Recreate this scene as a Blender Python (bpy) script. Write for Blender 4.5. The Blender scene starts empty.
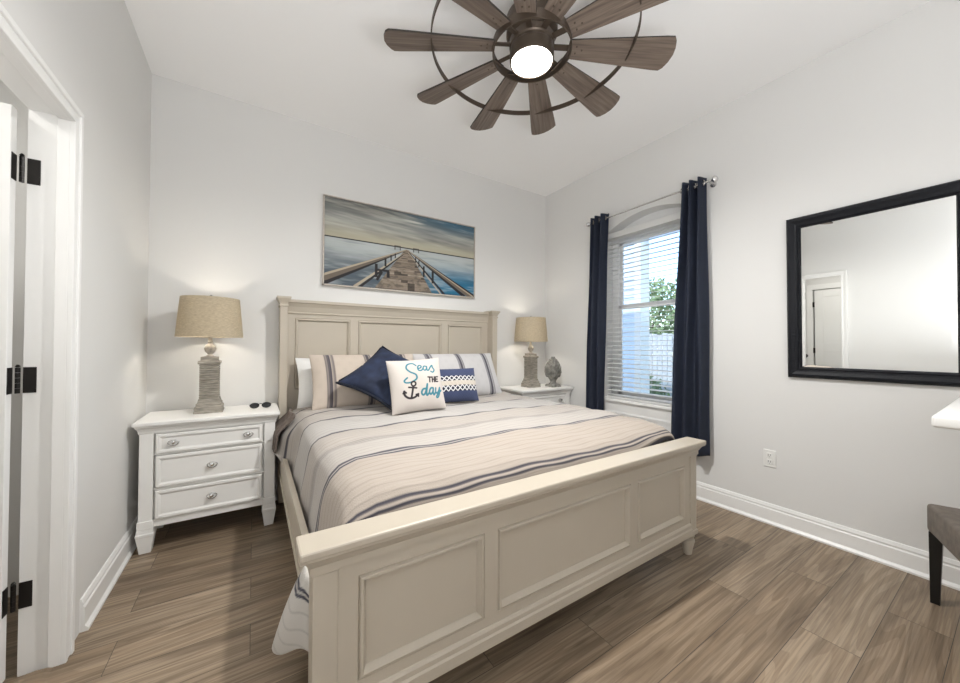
import bpy, bmesh, math, random
import numpy as np
from mathutils import Vector, Matrix, Euler

random.seed(7)
sc = bpy.context.scene
col = sc.collection
PI = math.pi

# ------------------------------------------------------------------ camera
cam_d = bpy.data.cameras.new('camera')
cam_d.sensor_width = 36.0
cam_d.lens = 353.1 * 36.0 / 960.0
cam_d.clip_start = 0.02
cam = bpy.data.objects.new('camera', cam_d)
col.objects.link(cam)
_r = Vector((0.8420153, -0.53943453, 0.00454037))
_u = Vector((-0.01046509, -0.007919, 0.99991388))
_f = Vector((0.53935212, 0.84199031, 0.01231315))
cam.matrix_world = Matrix(((_r.x, _u.x, -_f.x, 0.0), (_r.y, _u.y, -_f.y, 0.0),
                           (_r.z, _u.z, -_f.z, 1.2), (0, 0, 0, 1)))
sc.camera = cam

# ------------------------------------------------------------------ sky, sun, exposure
world = bpy.data.worlds.new('sky'); sc.world = world
world.use_nodes = True
_nt = world.node_tree
_sky = _nt.nodes.new('ShaderNodeTexSky')
_sky.sky_type = 'NISHITA'; _sky.sun_disc = False
_sky.sun_elevation = math.radians(42); _sky.sun_rotation = math.radians(250)
_sky.air_density = 1.0; _sky.dust_density = 0.4; _sky.ozone_density = 1.6
_nt.links.new(_sky.outputs[0], _nt.nodes['Background'].inputs[0])
_nt.nodes['Background'].inputs[1].default_value = 0.60
sun_d = bpy.data.lights.new('sun', 'SUN'); sun_d.energy = 3.2; sun_d.angle = math.radians(1.0)
sun_d.color = (1.0, 0.95, 0.86)
sun = bpy.data.objects.new('sun', sun_d); col.objects.link(sun)
sun.rotation_euler = Vector((0.72, 0.25, -0.65)).to_track_quat('-Z', 'Y').to_euler()
sc.view_settings.view_transform = 'Standard'
sc.view_settings.look = 'None'
sc.view_settings.exposure = -0.05
sc.view_settings.gamma = 1.0
sc.view_settings.use_curve_mapping = False
sc.cycles.max_bounces = 14
sc.cycles.diffuse_bounces = 9
sc.cycles.transparent_max_bounces = 24
sc.cycles.sample_clamp_indirect = 6.0
FAN_LENS = 16.0
FAN_W = 215.0
BEDSIDE_W = 38.0
HALL_W = 15.0
# unseen upward fill light, added behind the camera to brighten the ceiling
up_d = bpy.data.lights.new('ceiling_fill', 'AREA'); up_d.shape = 'DISK'; up_d.size = 1.1; up_d.energy = 54.0
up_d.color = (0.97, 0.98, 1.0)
up = bpy.data.objects.new('ceiling_fill', up_d); col.objects.link(up)
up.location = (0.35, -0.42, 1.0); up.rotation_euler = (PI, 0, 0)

# ------------------------------------------------------------------ materials
def nodes_of(m):
    return m.node_tree.nodes, m.node_tree.links

def mat(name, c, rough=0.6, metal=0.0, spec=0.4, bump=0.0, bscale=200.0, var=0.0, vscale=6.0, stretch=(1, 1, 1), coat=0.0):
    m = bpy.data.materials.new(name); m.use_nodes = True
    n, l = nodes_of(m); p = n['Principled BSDF']
    p.inputs['Base Color'].default_value = (*c, 1); p.inputs['Roughness'].default_value = rough
    p.inputs['Metallic'].default_value = metal; p.inputs['Specular IOR Level'].default_value = spec
    p.inputs['Coat Weight'].default_value = coat
    if bump or var:
        tc = n.new('ShaderNodeTexCoord'); mp = n.new('ShaderNodeMapping')
        mp.inputs['Scale'].default_value = stretch
        l.new(tc.outputs['Object'], mp.inputs[0])
    if bump:
        t = n.new('ShaderNodeTexNoise'); t.inputs['Scale'].default_value = bscale; t.inputs['Detail'].default_value = 3
        l.new(mp.outputs[0], t.inputs[0])
        b = n.new('ShaderNodeBump'); b.inputs['Strength'].default_value = bump; b.inputs['Distance'].default_value = 0.004
        l.new(t.outputs['Fac'], b.inputs['Height']); l.new(b.outputs[0], p.inputs['Normal'])
    if var:
        t = n.new('ShaderNodeTexNoise'); t.inputs['Scale'].default_value = vscale; t.inputs['Detail'].default_value = 4
        l.new(mp.outputs[0], t.inputs[0])
        r = n.new('ShaderNodeValToRGB')
        r.color_ramp.elements[0].position = 0.3; r.color_ramp.elements[1].position = 0.7
        r.color_ramp.elements[0].color = (*[max(0, k * (1 - var)) for k in c], 1)
        r.color_ramp.elements[1].color = (*[min(1, k * (1 + var)) for k in c], 1)
        l.new(t.outputs['Fac'], r.inputs[0]); l.new(r.outputs[0], p.inputs['Base Color'])
    return m

def emis(name, c, s):
    m = bpy.data.materials.new(name); m.use_nodes = True
    n, l = nodes_of(m); p = n['Principled BSDF']
    p.inputs['Base Color'].default_value = (0.9, 0.9, 0.9, 1)
    p.inputs['Emission Color'].default_value = (*c, 1); p.inputs['Emission Strength'].default_value = s
    return m

def attr_mat(name, rough=0.85, bump=0.25, bscale=260.0, weave=0.0, sheen=0.0):
    """cloth or canvas whose woven or printed colours are stored on the mesh"""
    m = bpy.data.materials.new(name); m.use_nodes = True
    n, l = nodes_of(m); p = n['Principled BSDF']
    a = n.new('ShaderNodeAttribute'); a.attribute_name = 'Col'
    l.new(a.outputs['Color'], p.inputs['Base Color'])
    p.inputs['Roughness'].default_value = rough; p.inputs['Specular IOR Level'].default_value = 0.2
    p.inputs['Sheen Weight'].default_value = sheen
    tc = n.new('ShaderNodeTexCoord')
    t = n.new('ShaderNodeTexNoise'); t.inputs['Scale'].default_value = bscale; t.inputs['Detail'].default_value = 2
    l.new(tc.outputs['Object'], t.inputs[0])
    b = n.new('ShaderNodeBump'); b.inputs['Strength'].default_value = bump; b.inputs['Distance'].default_value = 0.003
    l.new(t.outputs['Fac'], b.inputs['Height']); l.new(b.outputs[0], p.inputs['Normal'])
    return m

def floor_mat():
    m = bpy.data.materials.new('vinyl_plank'); m.use_nodes = True
    n, l = nodes_of(m); p = n['Principled BSDF']
    tc = n.new('ShaderNodeTexCoord')
    br = n.new('ShaderNodeTexBrick')
    br.offset = 0.37; br.offset_frequency = 2
    br.inputs['Scale'].default_value = 1.0
    br.inputs['Brick Width'].default_value = 1.22; br.inputs['Row Height'].default_value = 0.182
    br.inputs['Mortar Size'].default_value = 0.0012; br.inputs['Mortar Smooth'].default_value = 0.2
    br.inputs['Color1'].default_value = (0, 0, 0, 1); br.inputs['Color2'].default_value = (1, 1, 1, 1)
    br.inputs['Mortar'].default_value = (0.5, 0.5, 0.5, 1)
    l.new(tc.outputs['Object'], br.inputs[0])
    sep = n.new('ShaderNodeSeparateColor'); l.new(br.outputs['Color'], sep.inputs[0])
    # shift the grain per plank
    comb = n.new('ShaderNodeCombineXYZ')
    mul = n.new('ShaderNodeMath'); mul.operation = 'MULTIPLY'; mul.inputs[1].default_value = 37.0
    l.new(sep.outputs[0], mul.inputs[0]); l.new(mul.outputs[0], comb.inputs[2])
    add = n.new('ShaderNodeVectorMath'); add.operation = 'ADD'
    l.new(tc.outputs['Object'], add.inputs[0]); l.new(comb.outputs[0], add.inputs[1])
    def noise(scale, st, det=4, dist=0.0):
        mp = n.new('ShaderNodeMapping'); mp.inputs['Scale'].default_value = st
        l.new(add.outputs[0], mp.inputs[0])
        t = n.new('ShaderNodeTexNoise'); t.inputs['Scale'].default_value = scale
        t.inputs['Detail'].default_value = det; t.inputs['Distortion'].default_value = dist
        l.new(mp.outputs[0], t.inputs[0]); return t
    big = noise(1.0, (0.45, 6.5, 1.0), 2, 0.35)
    # cathedral rings
    k = n.new('ShaderNodeMath'); k.operation = 'MULTIPLY'; k.inputs[1].default_value = 80.0; l.new(big.outputs['Fac'], k.inputs[0])
    sn = n.new('ShaderNodeMath'); sn.operation = 'SINE'; l.new(k.outputs[0], sn.inputs[0])
    fine = noise(1.0, (3.5, 150.0, 1.0), 6, 0.25)
    mid = noise(1.0, (1.6, 16.0, 1.0), 4, 0.8)
    def mix(a, b, f, mode='MIX'):
        x = n.new('ShaderNodeMix'); x.data_type = 'RGBA'; x.blend_type = mode
        for s, v in ((x.inputs[0], f), (x.inputs[6], a), (x.inputs[7], b)):
            if isinstance(v, tuple): s.default_value = (*v, 1)
            elif isinstance(v, (int, float)): s.default_value = v
            else: l.new(v, s)
        return x.outputs[2]
    def ramp(sock, stops):
        r = n.new('ShaderNodeValToRGB')
        while len(r.color_ramp.elements) < len(stops): r.color_ramp.elements.new(0.5)
        for e, (ps, c) in zip(r.color_ramp.elements, stops): e.position = ps; e.color = (*c, 1)
        l.new(sock, r.inputs[0]); return r.outputs[0]
    base = ramp(sep.outputs[0], [(0.0, FLOOR_A), (0.5, FLOOR_B), (1.0, FLOOR_C)])
    c = mix(base, ramp(mid.outputs['Fac'], [(0.3, (0.54, 0.51, 0.49)), (0.53, (1, 1, 1)), (0.75, (1.22, 1.20, 1.18))]), 0.85, 'MULTIPLY')
    c = mix(c, ramp(sn.outputs[0], [(0.0, (0.74, 0.71, 0.68)), (0.25, (1, 1, 1)), (1.0, (1, 1, 1))]), 0.75, 'MULTIPLY')
    c = mix(c, ramp(fine.outputs['Fac'], [(0.34, (0.60, 0.57, 0.54)), (0.58, (1.06, 1.06, 1.06))]), 0.6, 'MULTIPLY')
    c = mix(c, (0.05, 0.04, 0.032), br.outputs['Fac'])
    l.new(c, p.inputs['Base Color'])
    p.inputs['Roughness'].default_value = 0.42; p.inputs['Specular IOR Level'].default_value = 0.35
    b = n.new('ShaderNodeBump'); b.inputs['Strength'].default_value = 0.12; b.inputs['Distance'].default_value = 0.002
    l.new(fine.outputs['Fac'], b.inputs['Height']); l.new(b.outputs[0], p.inputs['Normal'])
    return m
FLOOR_A, FLOOR_B, FLOOR_C = (0.236, 0.178, 0.123), (0.280, 0.216, 0.152), (0.324, 0.257, 0.187)

def wood_mat(name, c, c2, st=(3, 60, 60), rough=0.5):
    m = bpy.data.materials.new(name); m.use_nodes = True
    n, l = nodes_of(m); p = n['Principled BSDF']
    tc = n.new('ShaderNodeTexCoord'); mp = n.new('ShaderNodeMapping'); mp.inputs['Scale'].default_value = st
    l.new(tc.outputs['UV'], mp.inputs[0])
    t = n.new('ShaderNodeTexNoise'); t.inputs['Scale'].default_value = 1; t.inputs['Detail'].default_value = 5; t.inputs['Distortion'].default_value = 0.5
    l.new(mp.outputs[0], t.inputs[0])
    r = n.new('ShaderNodeValToRGB'); r.color_ramp.elements[0].color = (*c, 1); r.color_ramp.elements[1].color = (*c2, 1)
    r.color_ramp.elements[0].position = 0.32; r.color_ramp.elements[1].position = 0.68
    l.new(t.outputs['Fac'], r.inputs[0]); l.new(r.outputs[0], p.inputs['Base Color'])
    p.inputs['Roughness'].default_value = rough
    return m

def shade_mat():
    m = bpy.data.materials.new('linen_shade'); m.use_nodes = True
    n, l = nodes_of(m); p = n['Principled BSDF']; out = n['Material Output']
    tc = n.new('ShaderNodeTexCoord'); mp = n.new('ShaderNodeMapping'); mp.inputs['Scale'].default_value = (1, 1, 6)
    l.new(tc.outputs['Object'], mp.inputs[0])
    t = n.new('ShaderNodeTexNoise'); t.inputs['Scale'].default_value = 60; t.inputs['Detail'].default_value = 3
    l.new(mp.outputs[0], t.inputs[0])
    r = n.new('ShaderNodeValToRGB'); r.color_ramp.elements[0].color = (0.50, 0.44, 0.33, 1); r.color_ramp.elements[1].color = (0.70, 0.63, 0.50, 1)
    r.color_ramp.elements[0].position = 0.3; r.color_ramp.elements[1].position = 0.7
    l.new(t.outputs['Fac'], r.inputs[0]); l.new(r.outputs[0], p.inputs['Base Color'])
    p.inputs['Roughness'].default_value = 0.9
    tr = n.new('ShaderNodeBsdfTranslucent'); l.new(r.outputs[0], tr.inputs[0])
    mx = n.new('ShaderNodeMixShader'); mx.inputs[0].default_value = 0.45
    l.new(p.outputs[0], mx.inputs[1]); l.new(tr.outputs[0], mx.inputs[2]); l.new(mx.outputs[0], out.inputs[0])
    return m

def glass_mat():
    m = bpy.data.materials.new('window_glass'); m.use_nodes = True
    n, l = nodes_of(m); out = n['Material Output']; n.remove(n['Principled BSDF'])
    t = n.new('ShaderNodeBsdfTransparent'); t.inputs[0].default_value = (0.94, 0.96, 0.97, 1)
    g = n.new('ShaderNodeBsdfGlossy'); g.inputs['Roughness'].default_value = 0.02
    fr = n.new('ShaderNodeFresnel'); fr.inputs[0].default_value = 1.3
    mx = n.new('ShaderNodeMixShader'); l.new(fr.outputs[0], mx.inputs[0]); l.new(t.outputs[0], mx.inputs[1]); l.new(g.outputs[0], mx.inputs[2])
    l.new(mx.outputs[0], out.inputs[0])
    return m

def curtain_mat():
    m = mat('navy_curtain_cloth', (0.020, 0.026, 0.044), 0.72, bump=0.25, bscale=500, var=0.12, vscale=30)
    n, l = nodes_of(m); p = n['Principled BSDF']; out = n['Material Output']
    t = n.new('ShaderNodeBsdfTranslucent'); t.inputs[0].default_value = (0.06, 0.14, 0.32, 1)
    mx = n.new('ShaderNodeMixShader'); mx.inputs[0].default_value = 0.22
    l.new(p.outputs[0], mx.inputs[1]); l.new(t.outputs[0], mx.inputs[2]); l.new(mx.outputs[0], out.inputs[0])
    return m
def blind_mat():
    m = mat('blind_vinyl', (0.84, 0.84, 0.83), 0.4)
    n, l = nodes_of(m); p = n['Principled BSDF']; out = n['Material Output']
    t = n.new('ShaderNodeBsdfTranslucent'); t.inputs[0].default_value = (0.85, 0.85, 0.84, 1)
    mx = n.new('ShaderNodeMixShader'); mx.inputs[0].default_value = 0.35
    l.new(p.outputs[0], mx.inputs[1]); l.new(t.outputs[0], mx.inputs[2]); l.new(mx.outputs[0], out.inputs[0])
    return m
M = dict(
    wall=mat('wall_paint', (0.705, 0.703, 0.692), 0.75, bump=0.05, bscale=120),
    ceil=mat('ceiling_paint', (0.86, 0.86, 0.86), 0.85, bump=0.06, bscale=90),
    trim=mat('trim_paint', (0.80, 0.80, 0.79), 0.35),
    floor=floor_mat(),
    bed=mat('antique_white_paint', (0.48, 0.43, 0.356), 0.38, var=0.03, vscale=3),
    white=mat('white_furniture_paint', (0.80, 0.795, 0.775), 0.35),
    dark=mat('gap_shadow_board', (0.25, 0.24, 0.23), 0.8),
    chrome=mat('brushed_nickel', (0.70, 0.70, 0.70), 0.22, metal=1.0),
    hinge=mat('oil_bronze', (0.018, 0.016, 0.015), 0.38, metal=0.4),
    bronze=mat('fan_bronze', (0.085, 0.064, 0.048), 0.42, metal=0.5),
    blade=wood_mat('fan_blade_wood', (0.085, 0.062, 0.048), (0.19, 0.148, 0.118), (3.5, 70, 1), 0.55),
    bladeedge=mat('fan_blade_edge', (0.03, 0.024, 0.02), 0.6),
    lens=emis('fan_lens', (1.0, 0.93, 0.84), FAN_LENS),
    curtain=curtain_mat(),
    grommet=mat('grommet_steel', (0.6, 0.6, 0.6), 0.25, metal=1.0),
    blind=blind_mat(),
    glass=glass_mat(),
    vinyl=mat('window_vinyl', (0.80, 0.80, 0.80), 0.4),
    mirror=mat('mirror_glass', (0.92, 0.93, 0.92), 0.0, metal=1.0),
    mframe=mat('black_wood_frame', (0.007, 0.008, 0.011), 0.45, spec=0.2, bump=0.8, bscale=60, stretch=(1, 1, 1)),
    lampbase=mat('weathered_grey_wood', (0.30, 0.275, 0.235), 0.75, var=0.4, vscale=18, stretch=(1, 1, 7), bump=0.3, bscale=70),
    lampball=mat('weathered_cream_wood', (0.50, 0.46, 0.40), 0.7, var=0.3, vscale=40),
    shade=shade_mat(),
    bulb=emis('lamp_bulb', (1.0, 0.90, 0.74), 12.0),
    stone=mat('grey_carved_stone', (0.24, 0.235, 0.215), 0.85, var=0.45, vscale=30, bump=0.4, bscale=90),
    blackplastic=mat('black_plastic', (0.008, 0.008, 0.009), 0.18),
    plate=mat('outlet_plastic', (0.78, 0.78, 0.76), 0.35),
    slot=mat('outlet_slot', (0.02, 0.02, 0.02), 0.6),
    pframe=mat('pale_oak_frame', (0.55, 0.50, 0.45), 0.5, var=0.1, vscale=40),
    canvas=attr_mat('printed_canvas', 0.6, 0.12, 500),
    cloth=attr_mat('woven_comforter', 0.92, 0.5, 220, sheen=0.1),
    cushion=attr_mat('cushion_cloth', 0.9, 0.4, 330, sheen=0.1),
    velvet=mat('navy_velvet', (0.014, 0.022, 0.052), 0.75, bump=0.2, bscale=250, var=0.45, vscale=14),
    pipe=mat('navy_piping', (0.006, 0.009, 0.02), 0.8),
    sheet=mat('white_sheet', (0.78, 0.78, 0.77), 0.9, bump=0.2, bscale=150),
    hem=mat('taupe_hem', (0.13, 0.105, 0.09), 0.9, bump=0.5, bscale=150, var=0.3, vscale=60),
    tassel=mat('white_cord', (0.75, 0.74, 0.70), 0.9),
    stool=mat('taupe_upholstery', (0.155, 0.132, 0.112), 0.7, var=0.2, vscale=30, bump=0.25, bscale=200),
    blackwood=mat('black_wood', (0.008, 0.0075, 0.007), 0.35),
    grass=mat('lawn', (0.10, 0.14, 0.05), 0.9, var=0.4, vscale=5),
    siding=mat('pale_blue_siding', (0.66, 0.74, 0.86), 0.6),
    leaf=mat('leaf_green', (0.22, 0.29, 0.14), 0.7, var=0.5, vscale=5),
    bark=mat('bark', (0.12, 0.085, 0.06), 0.9, var=0.3, vscale=20),
    fencewood=mat('whitewashed_fence', (0.60, 0.62, 0.64), 0.75, var=0.12, vscale=10),
)

# ------------------------------------------------------------------ mesh helpers
class MB:
    def __init__(s): s.b = bmesh.new(); s.cols = None
    def poly(s, pts): return s.b.faces.new([s.b.verts.new(p) for p in pts])
    def box(s, x0, y0, z0, x1, y1, z1, bev=0.0, seg=2):
        t = bmesh.new()
        v = [t.verts.new((x, y, z)) for z in (z0, z1) for y in (y0, y1) for x in (x0, x1)]
        for f in ((0, 2, 3, 1), (4, 5, 7, 6), (0, 1, 5, 4), (2, 6, 7, 3), (0, 4, 6, 2), (1, 3, 7, 5)):
            t.faces.new([v[i] for i in f])
        if bev > 0:
            bmesh.ops.bevel(t, geom=t.edges[:], offset=bev, segments=seg, profile=0.5, affect='EDGES')
        s.merge(t); return s
    def merge(s, t, mtx=None):
        mp = {v: s.b.verts.new((mtx @ v.co) if mtx else v.co) for v in t.verts}
        for f in t.faces: s.b.faces.new([mp[v] for v in f.verts])
        t.free()
    def taper(s, c0, h0, z0, c1, h1, z1):
        """square frustum: centre (x,y) and half sizes at two heights"""
        a = [(c0[0] + i * h0[0], c0[1] + j * h0[1], z0) for i, j in ((-1, -1), (1, -1), (1, 1), (-1, 1))]
        b = [(c1[0] + i * h1[0], c1[1] + j * h1[1], z1) for i, j in ((-1, -1), (1, -1), (1, 1), (-1, 1))]
        v = [s.b.verts.new(p) for p in a + b]
        for f in ((3, 2, 1, 0), (4, 5, 6, 7), (0, 1, 5, 4), (1, 2, 6, 5), (2, 3, 7, 6), (3, 0, 4, 7)):
            s.b.faces.new([v[i] for i in f])
        return s
    def sqlathe(s, c, prof):
        """square-plan turned stack: prof = [(half, z)...]"""
        rows = []
        for h, z in prof:
            rows.append([s.b.verts.new((c[0] + i * h, c[1] + j * h, z)) for i, j in ((-1, -1), (1, -1), (1, 1), (-1, 1))])
        for a, b in zip(rows, rows[1:]):
            for k in range(4): s.b.faces.new((a[k], a[(k + 1) % 4], b[(k + 1) % 4], b[k]))
        s.b.faces.new(rows[0][::-1]); s.b.faces.new(rows[-1]); return s
    def prism(s, prof, axis, lo, hi):
        """prof = closed polygon in the other two axes, run along axis"""
        def P(a, b, t): return {'x': (t, a, b), 'y': (a, t, b), 'z': (a, b, t)}[axis]
        A = [s.b.verts.new(P(a, b, lo)) for a, b in prof]; B = [s.b.verts.new(P(a, b, hi)) for a, b in prof]
        n = len(prof)
        for i in range(n): s.b.faces.new((A[i], A[(i + 1) % n], B[(i + 1) % n], B[i]))
        s.b.faces.new(A[::-1]); s.b.faces.new(B); return s
    def lathe(s, c, prof, n=32, caps=True, sx=1.0, sy=1.0):
        rows = []
        for r, z in prof:
            rows.append([s.b.verts.new((c[0] + sx * r * math.cos(2 * PI * k / n), c[1] + sy * r * math.sin(2 * PI * k / n), z)) for k in range(n)])
        for a, b in zip(rows, rows[1:]):
            for k in range(n): s.b.faces.new((a[k], a[(k + 1) % n], b[(k + 1) % n], b[k]))
        if caps: s.b.faces.new(rows[0][::-1]); s.b.faces.new(rows[-1])
        return s
    def tube(s, pts, r, n=8, closed=False):
        pts = [Vector(p) for p in pts]; m = len(pts); rows = []
        rr = r if isinstance(r, (list, tuple)) else [r] * m
        up = Vector((0, 0, 1))
        for i, p in enumerate(pts):
            d = (pts[(i + 1) % m] - pts[i - 1]) if closed else (pts[min(i + 1, m - 1)] - pts[max(i - 1, 0)])
            d.normalize()
            a = d.cross(up)
            if a.length < 1e-3: a = d.cross(Vector((1, 0, 0)))
            a.normalize(); b = d.cross(a)
            rows.append([s.b.verts.new(p + rr[i] * (a * math.cos(2 * PI * k / n) + b * math.sin(2 * PI * k / n))) for k in range(n)])
        for i in range(m if closed else m - 1):
            A, B = rows[i], rows[(i + 1) % m]
            for k in range(n): s.b.faces.new((A[k], A[(k + 1) % n], B[(k + 1) % n], B[k]))
        if not closed: s.b.faces.new(rows[0][::-1]); s.b.faces.new(rows[-1])
        return s
    def ring(s, c, r0, r1, z0, z1, n=64):
        rows = [[s.b.verts.new((c[0] + r * math.cos(2 * PI * k / n), c[1] + r * math.sin(2 * PI * k / n), z)) for k in range(n)]
                for r, z in ((r0, z0), (r1, z0), (r1, z1), (r0, z1))]
        for i in range(4):
            A, B = rows[i], rows[(i + 1) % 4]
            for k in range(n): s.b.faces.new((A[k], A[(k + 1) % n], B[(k + 1) % n], B[k]))
        return s
    def mould(s, plane, o, i, d_out, d_in):
        """four sloped faces of a mitred moulding. o, i = (a0,b0,a1,b1); plane 'xz' gives depth along y, 'yz' along x"""
        def P(a, b, d): return (a, d, b) if plane == 'xz' else (d, a, b)
        O = [(o[0], o[1]), (o[2], o[1]), (o[2], o[3]), (o[0], o[3])]
        I = [(i[0], i[1]), (i[2], i[1]), (i[2], i[3]), (i[0], i[3])]
        vo = [s.b.verts.new(P(a, b, d_out)) for a, b in O]; vi = [s.b.verts.new(P(a, b, d_in)) for a, b in I]
        for k in range(4): s.b.faces.new((vo[k], vo[(k + 1) % 4], vi[(k + 1) % 4], vi[k]))
        return s
    def grid(s, fn, nu, nv, colf=None, flip=False):
        """fn(u,v) -> point for u, v in 0..1; colf(u,v) -> linear colour"""
        vs = [[s.b.verts.new(fn(i / nu, j / nv)) for i in range(nu + 1)] for j in range(nv + 1)]
        for j in range(nv):
            for i in range(nu):
                q = (vs[j][i], vs[j][i + 1], vs[j + 1][i + 1], vs[j + 1][i])
                s.b.faces.new(q[::-1] if flip else q)
        if colf:
            if s.cols is None: s.cols = []
            while len(s.cols) < len(s.b.verts) - (nu + 1) * (nv + 1): s.cols.append((0.5, 0.5, 0.5))
            for j in range(nv + 1):
                for i in range(nu + 1): s.cols.append(colf(i / nu, j / nv))
        return vs

def srgb(r, g, b):
    f = lambda c: (c / 255) / 12.92 if c / 255 <= 0.04045 else ((c / 255 + 0.055) / 1.055) ** 2.4
    return (f(r), f(g), f(b))

def obj(name, mb, m, parent=None, off=(0, 0, 0), smooth=False, fix=True):
    if fix and mb.cols is None: bmesh.ops.recalc_face_normals(mb.b, faces=mb.b.faces[:])
    me = bpy.data.meshes.new(name)
    if any(off): bmesh.ops.translate(mb.b, vec=-Vector(off), verts=mb.b.verts[:])
    mb.b.to_mesh(me)
    if mb.cols is not None:
        a = me.color_attributes.new('Col', 'FLOAT_COLOR', 'POINT')
        arr = np.ones((len(me.vertices), 4), dtype=np.float32); arr[:len(mb.cols), :3] = np.array(mb.cols)
        a.data.foreach_set('color', arr.ravel())
    mb.b.free()
    me.materials.append(m)
    if smooth:
        me.polygons.foreach_set('use_smooth', [True] * len(me.polygons))
        if smooth != 'all':
            try: me.set_sharp_from_angle(angle=math.radians(35))
            except Exception: pass
    o = bpy.data.objects.new(name, me); col.objects.link(o)
    if parent: o.parent = parent
    else: o.location = off
    return o

def tag(o, label, cat, group=None):
    o['label'] = label; o['category'] = cat
    if group: o['group'] = group
    return o

class Thing:
    def __init__(s, name, label, cat, loc, group=None):
        s.o = bpy.data.objects.new(name, None); col.objects.link(s.o)
        s.o.empty_display_size = 0.05
        s.o.location = loc; s.loc = loc; tag(s.o, label, cat, group)
    def part(s, name, mb, m, smooth=False, label=None, under=None):
        o = obj(name, mb, m, under or s.o, s.loc, smooth)
        if label: o['label'] = label
        return o

def dup(root, loc, label, rz=0.0):
    def cp(o, par):
        c = o.copy(); col.objects.link(c); c.parent = par
        for ch in list(o.children): cp(ch, c)
        return c
    r = cp(root, None); r.location = loc; r.rotation_euler.z = rz; r['label'] = label
    return r

def struct(name, mb, m, parent=None, smooth=False, off=(0, 0, 0)):
    o = obj(name, mb, m, parent, off, smooth)
    if not parent: o['kind'] = 'structure'
    return o

def sstep(a, b, x):
    t = min(1.0, max(0.0, (x - a) / (b - a))); return t * t * (3 - 2 * t)
def mixc(a, b, t): return tuple(p + (q - p) * t for p, q in zip(a, b))

# ================================================================== ROOM
XL, XR, YB, YF, ZC = -0.598, 2.976, 3.180, -1.0, 3.024
HX = -2.3                                    # far wall of the little hall beyond the door
OP0, OP1, OPZ = 1.345, 1.966, 2.05           # door opening along the left wall
struct('floor', MB().box(HX - 0.1, YF - 0.1, -0.06, XR + 0.16, YB + 0.1, 0), M['floor'])
struct('ceiling', MB().box(XL - 0.105, YF - 0.1, ZC, XR + 0.165, YB + 0.1, ZC + 0.1), M['ceil'])
struct('wall_back', MB().box(XL - 0.105, YB, 0, XR + 0.165, YB + 0.1, ZC), M['wall'])
struct('wall_front', MB().box(XL - 0.105, YF - 0.1, 0, XR + 0.165, YF, ZC), M['wall'])
w = MB()
w.box(XL - 0.105, YF, 0, XL, OP0 - 0.026, ZC); w.box(XL - 0.105, OP1 + 0.026, 0, XL, YB, ZC); w.box(XL - 0.105, OP0 - 0.026, OPZ + 0.026, XL, OP1 + 0.026, ZC)
struct('wall_left', w, M['wall'])
# right wall with the arched window opening
WY0, WY1, WZ0, WSP, WCR = 1.405, 2.318, 0.672, 2.32, 2.443
def arch_z(y, dz=0.0):
    c = (WY0 + WY1) / 2; h = (WY1 - WY0) / 2
    return WSP + (WCR - WSP) * (1 - ((y - c) / h) ** 2) + dz
w = MB()
w.box(XR, YF, 0, XR + 0.165, WY0, ZC); w.box(XR, WY1, 0, XR + 0.165, YB, ZC); w.box(XR, WY0, 0, XR + 0.165, WY1, WZ0)
ys = [WY0 + (WY1 - WY0) * k / 28 for k in range(29)]
w.prism([(y, arch_z(y)) for y in ys] + [(WY1, ZC), (WY0, ZC)], 'x', XR, XR + 0.165)
struct('wall_right', w, M['wall'])

# baseboards: tall moulded profile with a shoe
def base_prof(sgn, at):
    return [(at, 0), (at + sgn * 0.027, 0), (at + sgn * 0.027, 0.010), (at + sgn * 0.016, 0.024), (at + sgn * 0.015, 0.098), (at + sgn * 0.010, 0.106),
            (at + sgn * 0.012, 0.116), (at + sgn * 0.005, 0.134), (at, 0.136)]
struct('baseboard_left', MB().prism([(a, b) for a, b in base_prof(1, XL)], 'y', 2.142, YB), M['trim'])
struct('baseboard_right', MB().prism([(a, b) for a, b in base_prof(-1, XR)], 'y', YF, YB), M['trim'])
struct('baseboard_back', MB().prism([(a, b) for a, b in base_prof(-1, YB)], 'x', XL, XR), M['trim'])
struct('baseboard_front', MB().prism([(a, b) for a, b in base_prof(1, YF)], 'x', XL, XR), M['trim'])

# door casing and jamb on the left wall
w = MB()
def casing(y0, y1, z0, z1):
    w.box(XL, y0, z0, XL + 0.014, y1, z1, 0.003)
cw = 0.062
for inner, outer in ((OP1, OP1 + cw), (OP0, OP0 - cw)):
    a, b = min(inner, outer), max(inner, outer)
    w.box(XL, a, 0, XL + 0.014, b, OPZ + cw, 0.003)
    o2 = outer - 0.022 if outer > inner else outer + 0.022
    w.box(XL + 0.01, min(o2, outer), 0, XL + 0.021, max(o2, outer), OPZ + cw - 0.002, 0.004)
    i2 = inner + 0.016 if outer > inner else inner - 0.016
    w.box(XL + 0.01, min(i2, inner), 0, XL + 0.017, max(i2, inner), OPZ + 0.014, 0.003)
w.box(XL, OP0 - cw, OPZ, XL + 0.0139, OP1 + cw, OPZ + cw, 0.003)
w.box(XL + 0.01, OP0 - cw, OPZ + cw - 0.022, XL + 0.0208, OP1 + cw, OPZ + cw, 0.004)
w.box(XL + 0.01, OP0 - 0.016, OPZ, XL + 0.0168, OP1 + 0.016, OPZ + 0.016, 0.003)
struct('trim_1', w, M['trim'])
w = MB()
for y0, y1, s0, s1 in ((OP1 + 0.012, OP1 + 0.026, OP1, OP1 + 0.013), (OP0 - 0.026, OP0 - 0.012, OP0 - 0.013, OP0)):
    w.box(XL - 0.107, y0, 0, XL + 0.002, y1, OPZ + 0.026)
    w.box(XL - 0.032, s0, 0, XL + 0.002, s1, OPZ, 0.002)
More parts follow.
